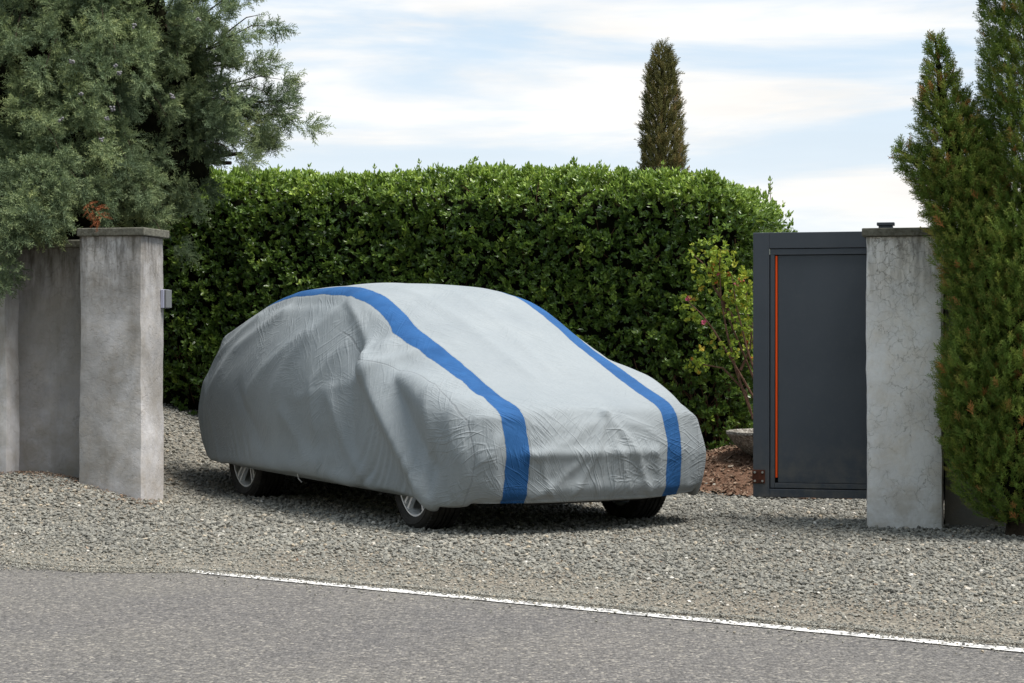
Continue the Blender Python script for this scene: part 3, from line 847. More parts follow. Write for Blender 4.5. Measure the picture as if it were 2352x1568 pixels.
def collide(P, prev, mu=0.35):
    flat = P.reshape(-1, 3); F = field(flat); inside = F[:, 0] > .42
    idx = np.nonzero(inside)[0]
    if len(idx) == 0: return
    g = F[idx, 1:]; gl = np.linalg.norm(g, axis=1) + 1e-4; n_ = -g / gl[:, None]
    pen = np.minimum((F[idx, 0] - .42) / np.maximum(gl, 4.0), .03)
    flat[idx] += n_ * pen[:, None]
    pv = prev.reshape(-1, 3); mv = flat[idx] - pv[idx]; mt_ = mv - (mv * n_).sum(1)[:, None] * n_
    flat[idx] -= mt_ * mu

# ---- cloth relaxation (position based), rest lengths a little longer than the body needs
def simulate(P0, steps, slack):
    P = P0.astype(np.float32).copy(); prev = P.copy()
    aN = (I / NI * 14, J / NJ * 9)
    sl = 1 + slack * (1 + 1.1 * fbm2(aN[0], aN[1], 21, 3))
    sl = sl.astype(np.float32)
    pairs = []
    ENDS = 0.5 + .9 * sstep(P0[..., 0], .2, .6) + .7 * sstep(-P0[..., 0], 3.0, 3.5); INN = 1 - .75 * sstep(np.abs(P0[..., 1]), .5, .62) * sstep(-P0[..., 0], .4, .9)
    def mk(di, dj, stiff, comp, sc=1.0):
        A = (slice(max(0, -di), NI - max(0, di)), slice(max(0, -dj), NJ - max(0, dj)))
        B = (slice(max(0, di), NI + min(0, di)), slice(max(0, dj), NJ + min(0, dj)))
        slk = (sl[A] + sl[B]) / 2 - 1
        if (di == 0) != (dj == 0): slk = np.where(ring[A] != ring[B], -.002, np.where(np.minimum(ring[A], ring[B]) > 0, slk * ENDS[A], slk * INN[A]))
        else: slk = np.where(np.minimum(ring[A], ring[B]) > 0, slk * .45, slk)
        L0 = np.linalg.norm(P0[A] - P0[B], axis=2).astype(np.float32) * (1 + slk) * sc
        # elastic hem
        if (di, dj) in ((1, 0), (0, 1)):
            hemm = np.minimum(ring[A], ring[B]) >= K_ - 1
            L0 = np.where(hemm, L0 / (1 + slk) * .95, L0).astype(np.float32)
        ax = 0 if di else 1
        for par in range(2 * max(di, dj) if max(di, dj) > 1 else 2):
            stp = 2 if max(di, dj) == 1 else 4
            s_ = par
            sa = [slice(None), slice(None)]; sa[ax] = slice(s_, None, stp)
            if s_ >= stp: continue
            A2 = P_view(A, sa); B2 = P_view(B, sa)
            pairs.append((A, B, tuple(sa), L0[tuple(sa)], stiff, comp))
    def P_view(A, sa): return None
    mk(1, 0, 1.0, .5); mk(0, 1, 1.0, .5); mk(1, 1, .45, .22); mk(1, -1, .45, .22)
    mk(2, 0, .3, .03); mk(0, 2, .3, .03)
    grav = np.float32(0.00012)
    HT = P0.astype(np.float32).copy(); HW = (np.clip(ring - (K_ - 3), 0, 3) / 3 * .25).astype(np.float32)[..., None]
    for it in range(steps):
        vel = (P - prev) * np.float32(.93); prev = P.copy()
        P += np.clip(vel, -.01, .01); P[..., 2] -= grav
        for rep in range(3):
            for A, B, sa, L0, st, cm in pairs:
                PA = P[A][sa]; PB = P[B][sa]
                d = PB - PA; l = np.sqrt((d * d).sum(-1)) + 1e-6; e = (l - L0) / l
                w = np.where(e > 0, st, cm).astype(np.float32) * .5
                d *= (e * w)[..., None]
                PA += d; PB -= d
            collide(P, prev)
        P += (HT - P) * HW
    return P
import time as _t
_t0 = _t.time()
CLOTH = simulate(P0, SIM_STEPS, SIM_SLACK)
wF = np.maximum(sstep(REST[..., 0], .38, .6) * .72, .72 * sstep(-REST[..., 0], .65, 1.05) * sstep(np.abs(REST[..., 1]), .60, .70) * sstep(REST[..., 2], .3, .6) * (1 - .7 * sstep(-REST[..., 0], 3.0, 3.5)))[..., None]; CLOTH = CLOTH * (1 - wF) + P0 * wF
wM = np.exp(-(((REST[..., 0] + .5) / .26) ** 2 + ((np.abs(REST[..., 1]) - .85) / .22) ** 2 + ((REST[..., 2] - 1.0) / .22) ** 2))[..., None] * .9
for _ in range(10):
    Q = CLOTH.copy(); Q[1:-1, 1:-1] = .25 * (CLOTH[2:, 1:-1] + CLOTH[:-2, 1:-1] + CLOTH[1:-1, 2:] + CLOTH[1:-1, :-2]); CLOTH = CLOTH + (Q - CLOTH) * wM
# the big tension folds (car coordinates): polyline, radius, height; 'l' left side (a,z), 'f' front (s,z), 't' top (a,s)
FOLDS = [
 ('l', [(-1.30, 1.36), (-.95, 1.18), (-.60, 1.02)], .050, .028),
 ('l', [(-.60, 1.02), (-.36, .80), (-.15, .63), (.12, .40), (.36, .17)], .080, .062),
 ('l', [(-.28, .93), (-.04, .76), (.16, .58), (.32, .44)], .085, -.040),
 ('l', [(-.78, .98), (-.72, .75), (-.66, .5)], .09, -.022),
 ('l', [(-1.05, 1.05), (-1.25, .82), (-1.15, .55)], .08, .022),
 ('l', [(.18, .84), (.30, .62), (.26, .35), (.34, .2)], .05, .018),
 ('l', [(-1.6, 1.15), (-2.1, .9), (-2.3, .7)], .08, .022),
 ('l', [(-2.2, 1.28), (-2.8, 1.02), (-3.1, .7)], .07, .024),
 ('l', [(-2.7, 1.25), (-3.25, .95), (-3.4, .6)], .055, .024),
 ('l', [(-.9, .42), (-1.5, .36), (-2.2, .42)], .06, .016),
 ('l', [(-.5, .95), (-1.0, .80), (-1.5, .72)], .035, .010),
 ('l', [(.42, .74), (.50, .5), (.50, .2)], .06, .030),
 ('l', [(-1.35, 1.30), (-1.75, .95), (-1.95, .55)], .07, .018),
 ('l', [(-1.7, .62), (-1.3, .40), (-.7, .28)], .07, .020),
 ('l', [(-2.5, .75), (-2.1, .45), (-1.5, .30)], .06, -.014),
 ('l', [(-1.0, .75), (-.75, .5), (-.4, .28)], .06, .020),
 ('l', [(-3.3, .8), (-3.0, .45), (-2.8, .25)], .05, .014),
 ('t', [(.645, -.46), (.66, 0), (.645, .48)], .020, .014),
 ('f', [(-.46, .465), (.36, .465)], .026, .024),
 ('f', [(-.46, .33), (.40, .33)], .06, -.008),
 ('t', [(-1.2, -.30), (-.6, -.18), (.2, -.12)], .05, .014),
 ('t', [(-1.3, -.05), (-.7, .05), (.1, .02)], .04, .011),
 ('t', [(-1.25, .22), (-.6, .26), (.15, .15)], .045, .010),
 ('t', [(-1.1, -.45), (-.6, -.42), (-.2, -.40)], .04, -.008),
 ('f', [(.05, .68), (-.03, .52), (-.20, .20)], .022, .024),
 ('f', [(.05, .68), (.10, .45), (.06, .2)], .020, .018),
 ('f', [(.05, .68), (.20, .50), (.34, .22)], .022, .026),
 ('f', [(.05, .68), (-.2, .54), (-.42, .46)], .022, .014),
 ('f', [(.05, .68), (.3, .60), (.46, .50)], .020, .012),
 ('f', [(-.12, .45), (-.30, .30), (-.44, .20)], .020, .018),
 ('f', [(.12, .46), (.16, .32), (.20, .19)], .016, .014),
 ('f', [(-.02, .44), (-.05, .30), (-.02, .19)], .016, .012),
 ('f', [(-.38, .45), (-.36, .32), (-.30, .2)], .018, .014),
 ('f', [(.36, .46), (.40, .34), (.44, .2)], .018, .014),
 ('f', [(-.62, .66), (-.66, .45), (-.60, .22)], .035, .018),
 ('f', [(-.56, .60), (-.72, .42), (-.76, .25)], .025, .014),
 ('f', [(.62, .66), (.60, .45), (.66, .25)], .03, .014),
]
def seg_dist(X, Y, pl):
    best = np.full(X.shape, 9.0)
    for (x0, y0), (x1, y1) in zip(pl[:-1], pl[1:]):
        dx, dy = x1 - x0, y1 - y0; t = np.clip(((X - x0) * dx + (Y - y0) * dy) / (dx * dx + dy * dy), 0, 1)
        best = np.minimum(best, np.hypot(X - x0 - t * dx, Y - y0 - t * dy))
    return best
def normals(P):
    du = np.gradient(P, axis=0); dv = np.gradient(P, axis=1); n = np.cross(dv, du)
    n /= np.linalg.norm(n, axis=-1, keepdims=True) + 1e-9
    flip = np.sign((n * (P - np.array([-1.4, 0, .6]))).sum(-1, keepdims=True)); return n * np.where(flip == 0, 1, flip)
NRM = normals(CLOTH.astype(float)); ra, rs, rz = REST[..., 0], REST[..., 1], REST[..., 2]
wob_a = .035 * fbm2(ra * 2.6, rz * 2.6 + rs * 3, 31, 2)
dsp = np.zeros(ra.shape)
for kind_, pl_, rad_, hgt_ in FOLDS:
    if kind_ == 'l': D__ = seg_dist(ra + wob_a, rz, pl_); mk_ = (rs < -.5) * 1.0
    elif kind_ == 't': D__ = seg_dist(ra, rs + wob_a * .6, pl_); mk_ = sstep(rz, .68, .8)
    else: D__ = seg_dist(rs + wob_a * .6, rz, pl_); mk_ = sstep(ra, .5, .7) * sstep(-rz, -.72, -.66)
    sg_ = 1.0 if hgt_ > 0 else -1.0
    dsp += mk_ * hgt_ * (np.exp(-(D__ / rad_) ** 2) * .5 + np.exp(-np.sqrt(D__ ** 2 + .0001) / (rad_ * .5)) * .5)
CLOTH = CLOTH + (NRM * (dsp * (1 - .7 * sstep(ring / K_, .9, 1.0)))[..., None])
print('hem z', CLOTH[0, ::20, 2].round(3), CLOTH[::30, 0, 2].round(3))
print('cloth', NI, NJ, round(_t.time() - _t0, 1), 's')

# weld the sheet into a mesh; keep rest coordinates for stripes, seams and hem
Wc = car_to_world(CLOTH.astype(np.float64)).reshape(-1, 3)
idx = np.arange(NI * NJ).reshape(NI, NJ)
q = np.stack([idx[:-1, :-1], idx[1:, :-1], idx[1:, 1:], idx[:-1, 1:]], -1).reshape(-1, 4)
RA, RS, RZ = REST[..., 0], REST[..., 1], REST[..., 2]

mt = Mat('cover_fabric', rough=0.78, spec=0.22)
cs, ca, hm = mt.attr('rest_s'), mt.attr('rest_a'), mt.attr('hem_d')
wob = mt.math('MULTIPLY', mt.math('SUBTRACT', mt.noise(4.5, 4, .65), 0.5), 0.034)
csw = mt.math('ADD', mt.math('ABSOLUTE', cs), wob)
dd = mt.math('ABSOLUTE', mt.math('SUBTRACT', csw, STRIPE_S))
stripe = mt.math('LESS_THAN', dd, STRIPE_W)
grey = mt.mix(mt.rng(mt.noise(2.2, 5, .6), 0.3, 0.7), (0.238, 0.264, 0.282), (0.280, 0.305, 0.320))
grey = mt.mix(mt.rng(mt.noise(55, 4, .7), 0.35, 0.7, 0, .35), grey, (0.205, 0.23, 0.246))
blue = mt.mix(mt.rng(mt.noise(5, 5, .65), 0.35, 0.65), (0.011, 0.064, 0.185), (0.018, 0.088, 0.24))
stitch_shadow = mt.math('MULTIPLY', mt.rng(mt.math('ABSOLUTE', mt.math('SUBTRACT', dd, STRIPE_W + .004)), 0.0035, 0.001), 1.0)  # stripe stitching with its fine shadow put into the colour
seam = mt.math('MULTIPLY', mt.rng(mt.math('ABSOLUTE', mt.math('SUBTRACT', csw, 0.745)), 0.0055, 0.002), mt.rng(ca, -1.25, -1.1))
hem_l = mt.rng(mt.math('ABSOLUTE', mt.math('SUBTRACT', hm, 0.035)), 0.004, 0.0015)
lines = mt.math('MAXIMUM', mt.math('MAXIMUM', mt.math('MULTIPLY', stitch_shadow, .8), mt.math('MULTIPLY', seam, .9)), mt.math('MULTIPLY', hem_l, .5))
c = mt.mix(stripe, grey, blue)
c = mt.mix(mt.math('MULTIPLY', lines, .42), c, (0.16, 0.17, 0.18))
mt.color(c)
# straight pressed-in creases running several ways over the cloth, and the woven texture
cu, cv = mt.attr('cl_u'), mt.attr('cl_v')
cmb = mt.node('ShaderNodeCombineXYZ'); mt.link(cu, cmb.inputs[0]); mt.link(cv, cmb.inputs[1])
regn = mt.math('MAXIMUM', mt.math('MAXIMUM', mt.rng(ca, .1, .5), mt.rng(ca, -2.6, -3.4)), .45)
h = None
for ang_, sx, sy, seed_, lo, hi, am in ((.5, 1.6, 13, 1.3, .47, .60, 1.0), (-.65, 1.8, 15, 4.1, .48, .60, .9), (1.45, 1.5, 12, 7.7, .50, .62, .8), (2.2, 3.0, 26, 9.9, .48, .6, .5), (.1, 3.4, 30, 12.9, .50, .6, .45)):
    mp = mt.mapping((sx, sy, 1), (0, 0, 0), (seed_, seed_ * .7, seed_), mt.mapping((1, 1, 1), (0, 0, ang_), (0, 0, 0), cmb.outputs[0]))
    n_ = mt.noise(1.0, 2, .5, .25, mp)
    rdg = mt.rng(mt.math('ABSOLUTE', mt.math('SUBTRACT', n_, .5)), .05, .0)
    k_m = mt.rng(mt.noise(2.3, 3, .5, 0, mt.mapping((1, 1, 1), (0, 0, 0), (seed_ * 3, 0, seed_), cmb.outputs[0])), lo, hi)
    tm = mt.math('MULTIPLY', mt.math('MULTIPLY', rdg, k_m), mt.math('MULTIPLY', regn, am))
    h = tm if h is None else mt.math('ADD', h, tm)
h = mt.math('ADD', mt.math('MULTIPLY', h, .55), mt.math('MULTIPLY', mt.noise(4.5, 5, .6, .6), .8))
b1 = mt.bump(h, 0.42, 0.02)
wave = mt.noise(420, 2, .5)
lh = mt.math('ADD', mt.math('MULTIPLY', wave, .5), mt.math('MULTIPLY', lines, -1.6))
mt.bump(lh, 0.35, 0.003, b1)
M_COVER = mt.m
cover = np_mesh('car_cover', Wc, q, M_COVER, smooth=True, attrs={'rest_s': RS.reshape(-1), 'rest_a': RA.reshape(-1), 'hem_d': ((K_ - ring) * RES * 1.0).reshape(-1), 'cl_u': (I * RES).reshape(-1), 'cl_v': (J * RES).reshape(-1)})
tag(cover, 'crumpled light grey fabric car cover with two blue stripes draped over the parked car', 'car cover')
sm = cover.modifiers.new('subd', 'SUBSURF'); sm.levels = 1; sm.render_levels = 1
so = cover.modifiers.new('thick', 'SOLIDIFY'); so.thickness = 0.003; so.offset = 0

# ---- car underneath
M_CARP = Mat('car_paint_dark', rough=.5, spec=.4, color=(.02, .02, .022)).m
mt = Mat('tyre_rubber', rough=.78, spec=.25); c = mt.mix(mt.rng(mt.noise(12, 5, .7), .35, .7), (.018, .017, .016), (.05, .046, .042)); mt.color(c)
mt.bump(mt.noise(120, 3), .2, .003); M_TYRE = mt.m
mt = Mat('alloy', rough=.3, spec=.6, metal=.45, color=(.74, .75, .77)); mt.rough(mt.rng(mt.noise(9, 4), .3, .7, .25, .42)); M_ALLOY = mt.m
M_DARKM = Mat('brake_dark', rough=.7, spec=.3, color=(.015, .015, .015)).m
ang = math.atan2(SW[1], SW[0])
car = thing('parked_car', 'car hidden under the grey cover, only its tyres and alloy wheels showing', 'car', (CF[0], CF[1], 0), 0)
# hull: the draped shape drawn inwards
inr = np.stack([P0[..., 0] * .95 - .06, P0[..., 1] * (.92 - .09 * sstep(P0[..., 2], .6, .9)), np.maximum(P0[..., 2] - .05, .24)], -1)
Bw = car_to_world(inr) - np.array([CF[0], CF[1], 0])
qb = idx[::3, ::3]; 
sub = Bw[::3, ::3]; nI, nJ = sub.shape[:2]; ii = np.arange(nI * nJ).reshape(nI, nJ)
qb = np.stack([ii[:-1, :-1], ii[1:, :-1], ii[1:, 1:], ii[:-1, 1:]], -1).reshape(-1, 4)
np_mesh('body', sub.reshape(-1, 3), qb, M_CARP, parent=car, smooth=True)
ub = MB()
fwd = Matrix(((FW[0], SW[0], 0), (FW[1], SW[1], 0), (0, 0, 1)))
c0 = fwd @ Vector((-1.45, 0, .255)); ub.box(c0, (4.1, 1.36, .05), rot=fwd, cham=.01)
for (a_, s_, z_, l_, w_, h_) in ((-.9, -.1, .215, 1.6, .22, .06), (-2.9, .1, .22, .8, .5, .08), (.2, 0, .22, .5, .9, .06), (-1.6, .35, .21, .9, .5, .04)):
    ub.box(fwd @ Vector((a_, s_, z_)), (l_, w_, h_), rot=fwd, cham=.015)
ub.build('underbody', M_DARKM, car)
sp = MB(); sp.box(fwd @ Vector((.55, 0.0, .175)), (.02, .8, .04), rot=fwd, cham=.004); sp.build('splash_guard', M_DARKM, car)

def make_wheel():
    """wheel with its axle along local y, outer face at -y, centre at the origin"""
    w = MB(); R_, B2 = .322, .1
    prof = [(.228, -.085), (.238, -.098), (.26, -.107), (.285, -.106), (.305, -.094), (.314, -.078), (.3185, -.062), (.3195, -.052), (.312, -.0505), (.312, -.0445), (.320, -.043), (.3215, -.018), (.314, -.0165), (.314, -.0095), (.322, -.008), (.322, .008)]
    prof = prof + [(r, -h) for r, h in prof[::-1][1:]]
    w.lathe(prof, 96, 'y', closed=True)
    # raised tread blocks and lettering-like rib on the side wall
    w.lathe([(.270, -.1085), (.274, -.1105), (.278, -.1105), (.282, -.1070)], 96, 'y')
    for k in range(72):
        a = 2 * math.pi * k / 72
        M3 = Matrix.Rotation(-a, 3, 'Y')
        for y_ in (-.072, .072):
            w.box(M3 @ Vector((.3125, y_, 0)), (.012, .030, .018), rot=M3, cham=.001)
    ty = w.build('tyre', M_TYRE, None, True)
    rm = MB()
    rm.lathe([(.208, -.080), (.214, -.088), (.210, -.094), (.200, -.092), (.192, -.075), (.186, -.02), (.19, .07), (.2, .085)], 72, 'y')
    rm.lathe([(0, -.088), (.020, -.088), (.026, -.084), (.028, -.074), (.045, -.070), (.052, -.060), (.052, -.03), (0, -.03)], 40, 'y')
    def spoke(a, off):
        M3 = Matrix.Rotation(-a, 3, 'Y')
        vs = []
        for r, hw, y0, y1 in ((.040, .016, -.070, -.04), (.10, .0105, -.076, -.05), (.16, .0095, -.084, -.058), (.201, .014, -.088, -.062)):
            of = off * (1 + (r - .04) * 2.2)
            for dx, yy in ((-hw, y1), (-hw * .75, y0), (hw * .75, y0), (hw, y1)):
                vs.append(M3 @ Vector((r, yy, of + dx)))
        fs = []
        for i in range(3):
            for k in range(4): fs.append((i * 4 + k, i * 4 + (k + 1) % 4, (i + 1) * 4 + (k + 1) % 4, (i + 1) * 4 + k))
        fs += [(3, 2, 1, 0), (12, 13, 14, 15)]
        rm.add(vs, fs)
    for k in range(5):
        for off in (-.017, .017): spoke(2 * math.pi * k / 5 + .33, off)
    rm.v = [(x_ * 1.13, y_, z_ * 1.13) for x_, y_, z_ in rm.v]
    ri = rm.build('rim', M_ALLOY, None, True)
    dk = MB(); dk.lathe([(0, -.02), (.14, -.02), (.14, .0), (.185, .0), (.185, .09), (0, .09)], 48, 'y')
    ds = dk.build('brake_disc', M_DARKM, None, True)
    return ty, ri, ds
protoW = make_wheel()
WB = 2.66
first = True
for (a_, s_, out_, steer) in ((-.03, -.70, -1, -3), (-WB, -.70, -1, 0), (-.03, .70, 1, -3), (-WB, .70, 1, 0)):
    wl = bpy.data.objects.new('wheel', None); scene.collection.objects.link(wl); wl.parent = car; wl.empty_display_size = .05
    lift = .322 + float(gz(*(CF + FW * a_ + SW * s_))) - .006 + .008
    wl.location = fwd @ Vector((a_, s_, lift))
    # outer face -y must point along out_*s
    wl.rotation_euler = (0, 0, ang + (math.pi / 2 - math.pi / 2) + (0 if out_ < 0 else math.pi) + math.pi * 0 + R(steer) + (-(0)))
    # local -y -> direction of -s when rotated by (ang)
    base_r = math.atan2(SW[1], SW[0]) - math.pi / 2
    wl.rotation_euler = (0, 0, base_r + (0 if out_ < 0 else math.pi) + R(steer))
    wl.rotation_mode = 'XYZ'
    for o in protoW:
        c_ = o if first else o.copy()
        if not first: scene.collection.objects.link(c_)
        c_.parent = wl
    first = False

# white pull cord hanging from the hem
ci_ = int(np.argmin(np.abs(REST[:, 2, 0] + 1.52)))
base = Vector(Wc[idx[ci_, 3]]); off_ = Vector((-SW[0], -SW[1], 0)) * .022
cd = MB().tube([base + off_ * .6 + Vector((.014, 0, .085)), base + off_ + Vector((.004, 0, .09)), base + off_ * 1.4 + Vector((-.006, 0, .06)), base + off_ * 1.4 + Vector((-.004, 0, .02)), base + off_ * 1.1 + Vector((.004, 0, -.05)), base + off_ * .4 + Vector((.012, 0, -.075))], [.005, .006, .004, .0035, .0035, .003], 8)
cd.tube([base + off_ * .8 + Vector((.010, 0, .078)), base + off_ * 1.2 + Vector((.010, 0, .095))], .010, 8)
cd.build('pull_cord', Mat('white_cord', rough=.6, color=(.8, .8, .8)).m, cover, True)

# ------------------------------------------------------------------ leaves and bark
def leaf_mat(name, stops, tipcol=None, tipamt=0.0, rough=.5, spec=.35, trans=.2, tcol=(.2, .3, .05)):
    mt = Mat(name, rough=rough, spec=spec)
    c = mt.ramp(mt.attr('rnd'), stops)
    if tipcol: c = mt.mix(mt.math('MULTIPLY', mt.rng(mt.attr('tip'), .35, 1.0), mt.rng(mt.attr('young'), .2, 1, 0, tipamt)), c, tipcol)
    mt.color(c); mt.translucent(trans, mt.mix(.5, c, tcol)); return mt.m
M_HLEAF = leaf_mat('hedge_leaf', [(0, (.036, .075, .017)), (.45, (.088, .155, .028)), (.8, (.15, .225, .04)), (1, (.29, .37, .06))], (.42, .58, .11), .9, .33, .5, .28, (.20, .32, .04))
M_JUN = leaf_mat('juniper_needle', [(0, (.06, .090, .05)), (.45, (.165, .225, .125)), (.85, (.28, .345, .17)), (1, (.38, .40, .16))], (.46, .50, .19), .8, .62, .25, .22, (.16, .22, .09))
M_CYP = leaf_mat('cypress_scale', [(0, (.07, .13, .022)), (.5, (.155, .25, .045)), (.78, (.26, .34, .06)), (.88, (.36, .23, .07)), (1, (.50, .23, .08))], (.50, .33, .10), .65, .6, .25, .2, (.14, .18, .04))
M_FCYP = leaf_mat('far_cypress_scale', [(0, (.08, .085, .03)), (.5, (.18, .175, .06)), (.85, (.27, .21, .08)), (1, (.36, .25, .12))], (.2, .15, .08), .5, .7, .2, .15, (.14, .15, .05))
M_ROSE = leaf_mat('rose_leaf', [(0, (.10, .18, .02)), (.5, (.26, .36, .04)), (.78, (.42, .42, .05)), (.9, (.42, .20, .03)), (1, (.40, .09, .03))], None, 0, .5, .3, .3, (.3, .35, .05))
mt = Mat('bark', rough=.95, spec=.1); mt.color(mt.ramp(mt.noise(18, 5, .7), [(.3, (.018, .014, .010)), (.7, (.07, .052, .038))])); mt.bump(mt.noise(40, 4), .6, .01); M_BARK = mt.m
mt = Mat('red_bark', rough=.9, spec=.1); mt.color(mt.ramp(mt.noise(30, 5, .7), [(.3, (.07, .035, .022)), (.7, (.20, .12, .085))])); M_RBARK = mt.m
mt = Mat('inner_shade_dark', rough=1, spec=0); mt.color(mt.ramp(mt.noise(12, 5, .7), [(.3, (.004, .005, .003)), (.7, (.018, .018, .010))])); M_INNER = mt.m  # near-black, so depth inside the foliage is shaded by colour

def leaf_quad(L_, W_, fold=.25, droop=.1):
    """leaf along +z, 6 vertices, 2 quads"""
    v = np.array([(0, 0, 0), (-W_, fold * W_, .35 * L_), (-W_ * .72, fold * W_ - droop * .3 * L_, .74 * L_), (0, -droop * L_, L_), (W_ * .72, fold * W_ - droop * .3 * L_, .74 * L_), (W_, fold * W_, .35 * L_)])
    return v, np.array([(0, 3, 2, 1), (0, 5, 4, 3)])
def rosette(r, n, L_, W_, spread=(.5, 1.35)):
    VV, FF, TT = [], [], []; off = 0
    for k in range(n):
        v, f = leaf_quad(L_ * r.uniform(.7, 1.15), W_ * r.uniform(.8, 1.2), r.uniform(.1, .45), r.uniform(0, .3))
        th = r.uniform(*spread); az = k * 2.4 + r.uniform(-.4, .4); h = r.uniform(-.9, .2) * L_
        M1 = np.array([[1, 0, 0], [0, math.cos(th), math.sin(th)], [0, -math.sin(th), math.cos(th)]])
        M2 = np.array([[math.cos(az), -math.sin(az), 0], [math.sin(az), math.cos(az), 0], [0, 0, 1]])
        v = v @ M1.T @ M2.T + [0, 0, h]
        VV.append(v); FF.append(f + off); TT.append(np.full(6, k / n)); off += 6
    return np.concatenate(VV), np.concatenate(FF), np.concatenate(TT)
def blade(a, b, w, side):
    a = np.array(a); b = np.array(b); m_ = a + (b - a) * .45
    return [a - side * w * .4, m_ + side * w, b]
def frond(r, nsub=12, droop=0.15, spread=.9, sub_len=.42, mini=3, w=.022):
    V, Fc, T = [], [], []
    def tri(a, b, ww, t0, t1):
        a = np.array(a, float); b = np.array(b, float); d = b - a
        s_ = np.cross(d, r.normal(size=3)); s_ /= np.linalg.norm(s_) + 1e-9
        i = len(V); V.extend([a - s_ * ww, a + s_ * ww, b]); Fc.append((i, i + 1, i + 2)); T.extend([t0, t0, t1])
    bend = np.array([r.normal() * .1, r.normal() * .1 - droop, 0])
    ax = lambda t: np.array([0, 0, t]) + bend * t * t
    tri(ax(0), ax(1), w * .8, 0, 1)
    for k in range(nsub):
        t = .12 + .85 * k / nsub; az = k * 2.399 + r.uniform(-.5, .5)
        ln = sub_len * (1.05 - .65 * t) * r.uniform(.7, 1.2)
        rad = np.array([math.cos(az), math.sin(az), 0]); d = rad * spread + np.array([0, 0, .8]); d /= np.linalg.norm(d)
        a = ax(t); b = a + d * ln; tri(a, b, w, t * .5, min(1, t + .3))
        for j in range(mini):
            tt = .3 + .6 * j / mini; p = a + (b - a) * tt
            d2 = d + r.normal(size=3) * .55; d2 /= np.linalg.norm(d2)
            tri(p, p + d2 * ln * .45, w * .85, t * .6, min(1, t + .4))
    return np.array(V), np.array(Fc), np.array(T)
rp = np.random.default_rng(11)

# ------------------------------------------------------------------ hedge
HL = np.array([-5.6, 18.0]); HR_ = np.array([1.88, 15.55])
hd = (HR_ - HL) / np.linalg.norm(HR_ - HL); hn = np.array([hd[1], -hd[0]])      # outward (to the camera)
Lh = np.linalg.norm(HR_ - HL); RC = .42; DEP = 1.5
def hedge_path(p):
    """distance along the outline -> point and outward normal"""
    L1 = Lh - RC; arc = RC * math.pi / 2
    P = np.zeros((len(p), 2)); Nn = np.zeros((len(p), 2))
    m1 = p < L1; m2 = (p >= L1) & (p < L1 + arc); m3 = p >= L1 + arc
    P[m1] = HL + hd * p[m1, None]; Nn[m1] = hn
    th = (p[m2] - L1) / RC; nn = hn * np.cos(th)[:, None] + hd * np.sin(th)[:, None]
    P[m2] = HL + hd * L1 - hn * RC + nn * RC; Nn[m2] = nn
    P[m3] = HL + hd * Lh - hn * (RC + (p[m3] - L1 - arc))[:, None]; Nn[m3] = hd
    return P, Nn
def hedge_surf(p, w):
    """w: distance up the profile; returns pos (n,3), normal (n,3)"""
    P, Nn = hedge_path(p); base = gz(P[:, 0], P[:, 1])
    frac = np.clip(p / Lh, 0, 1); top = 2.60 - .22 * frac - .06 * sstep(p, Lh - 1.0, Lh + .3) + .02 * fbm2(p * 1.1, p * 0, 77, 3)
    RT = .34; H1 = top - RT - base; arc = RT * math.pi / 2
    pos = np.zeros((len(p), 3)); nor = np.zeros((len(p), 3))
    m1 = w < H1; th = np.clip((w - H1) / RT, 0, math.pi / 2)
    inw = np.where(m1, 0, RT * (1 - np.cos(th))) + np.maximum(w - H1 - arc, 0)
    zz = np.where(m1, base + w, top - RT + RT * np.sin(th))
    pos[:, :2] = P - Nn * inw[:, None]; pos[:, 2] = zz
    nor[:, :2] = Nn * np.cos(th)[:, None]; nor[:, 2] = np.where(m1, 0, np.sin(th))
    lump = .075 * fbm2(p * 2.2, w * 2.2, 41, 4) - .10 * sstep(-w, -.5, -.05) + .02
    pos += nor * lump[:, None]
    return pos, nor, base
hedge = thing('hedge', 'tall dense clipped evergreen hedge with glossy leaves behind the covered car', 'hedge', (0, 0, 0))
n = 30000
p = rp.uniform(1.0, Lh + 1.5, n); w = rp.uniform(0.0, 3.25, n)
clump = fbm2(p * 6, w * 6, 55, 3)
k = (rp.random(n) < 1.0 - .75 * sstep(-w, -.45, -.05)) & (rp.random(n) < .88 + clump * .9)
p, w, clump = p[k], w[k], clump[k]; n = len(p)
pos, nor, base = hedge_surf(p, w)
dep = -rp.exponential(.075, n) + .03 + .05 * clump
endf = sstep(p, Lh - .4, Lh + .5); dep = dep - endf * rp.random(n) ** 2 * .3
topness = sstep(nor[:, 2], .05, .6)
dep += topness * (rp.random(n) < .03) * rp.uniform(.02, .07, n)
pos = pos + nor * dep[:, None]
dirs = nor * .8 + rp.normal(size=(n, 3)) * .42 + [0, 0, .55]
young = np.clip(topness * rp.uniform(.5, 1.3, n) + (rp.random(n) < .16) * rp.uniform(.2, .8, n) * sstep(pos[:, 2], .6, 2.2) + .25 * clump, 0, 1)
sc = rp.uniform(.75, 1.2, n)
ros = [rosette(rp, 8, .043, .0105) for _ in range(6)]
V, Fc, At = instance(ros, pos, rot_from_dir(dirs, rp.uniform(0, 6.28, n)), sc, {'rnd': np.clip(rp.normal(.42, .2, n) + .35 * clump + .22 * topness, 0, 1), 'young': young})
np_mesh('foliage', V, Fc, M_HLEAF, parent=hedge, attrs=At)
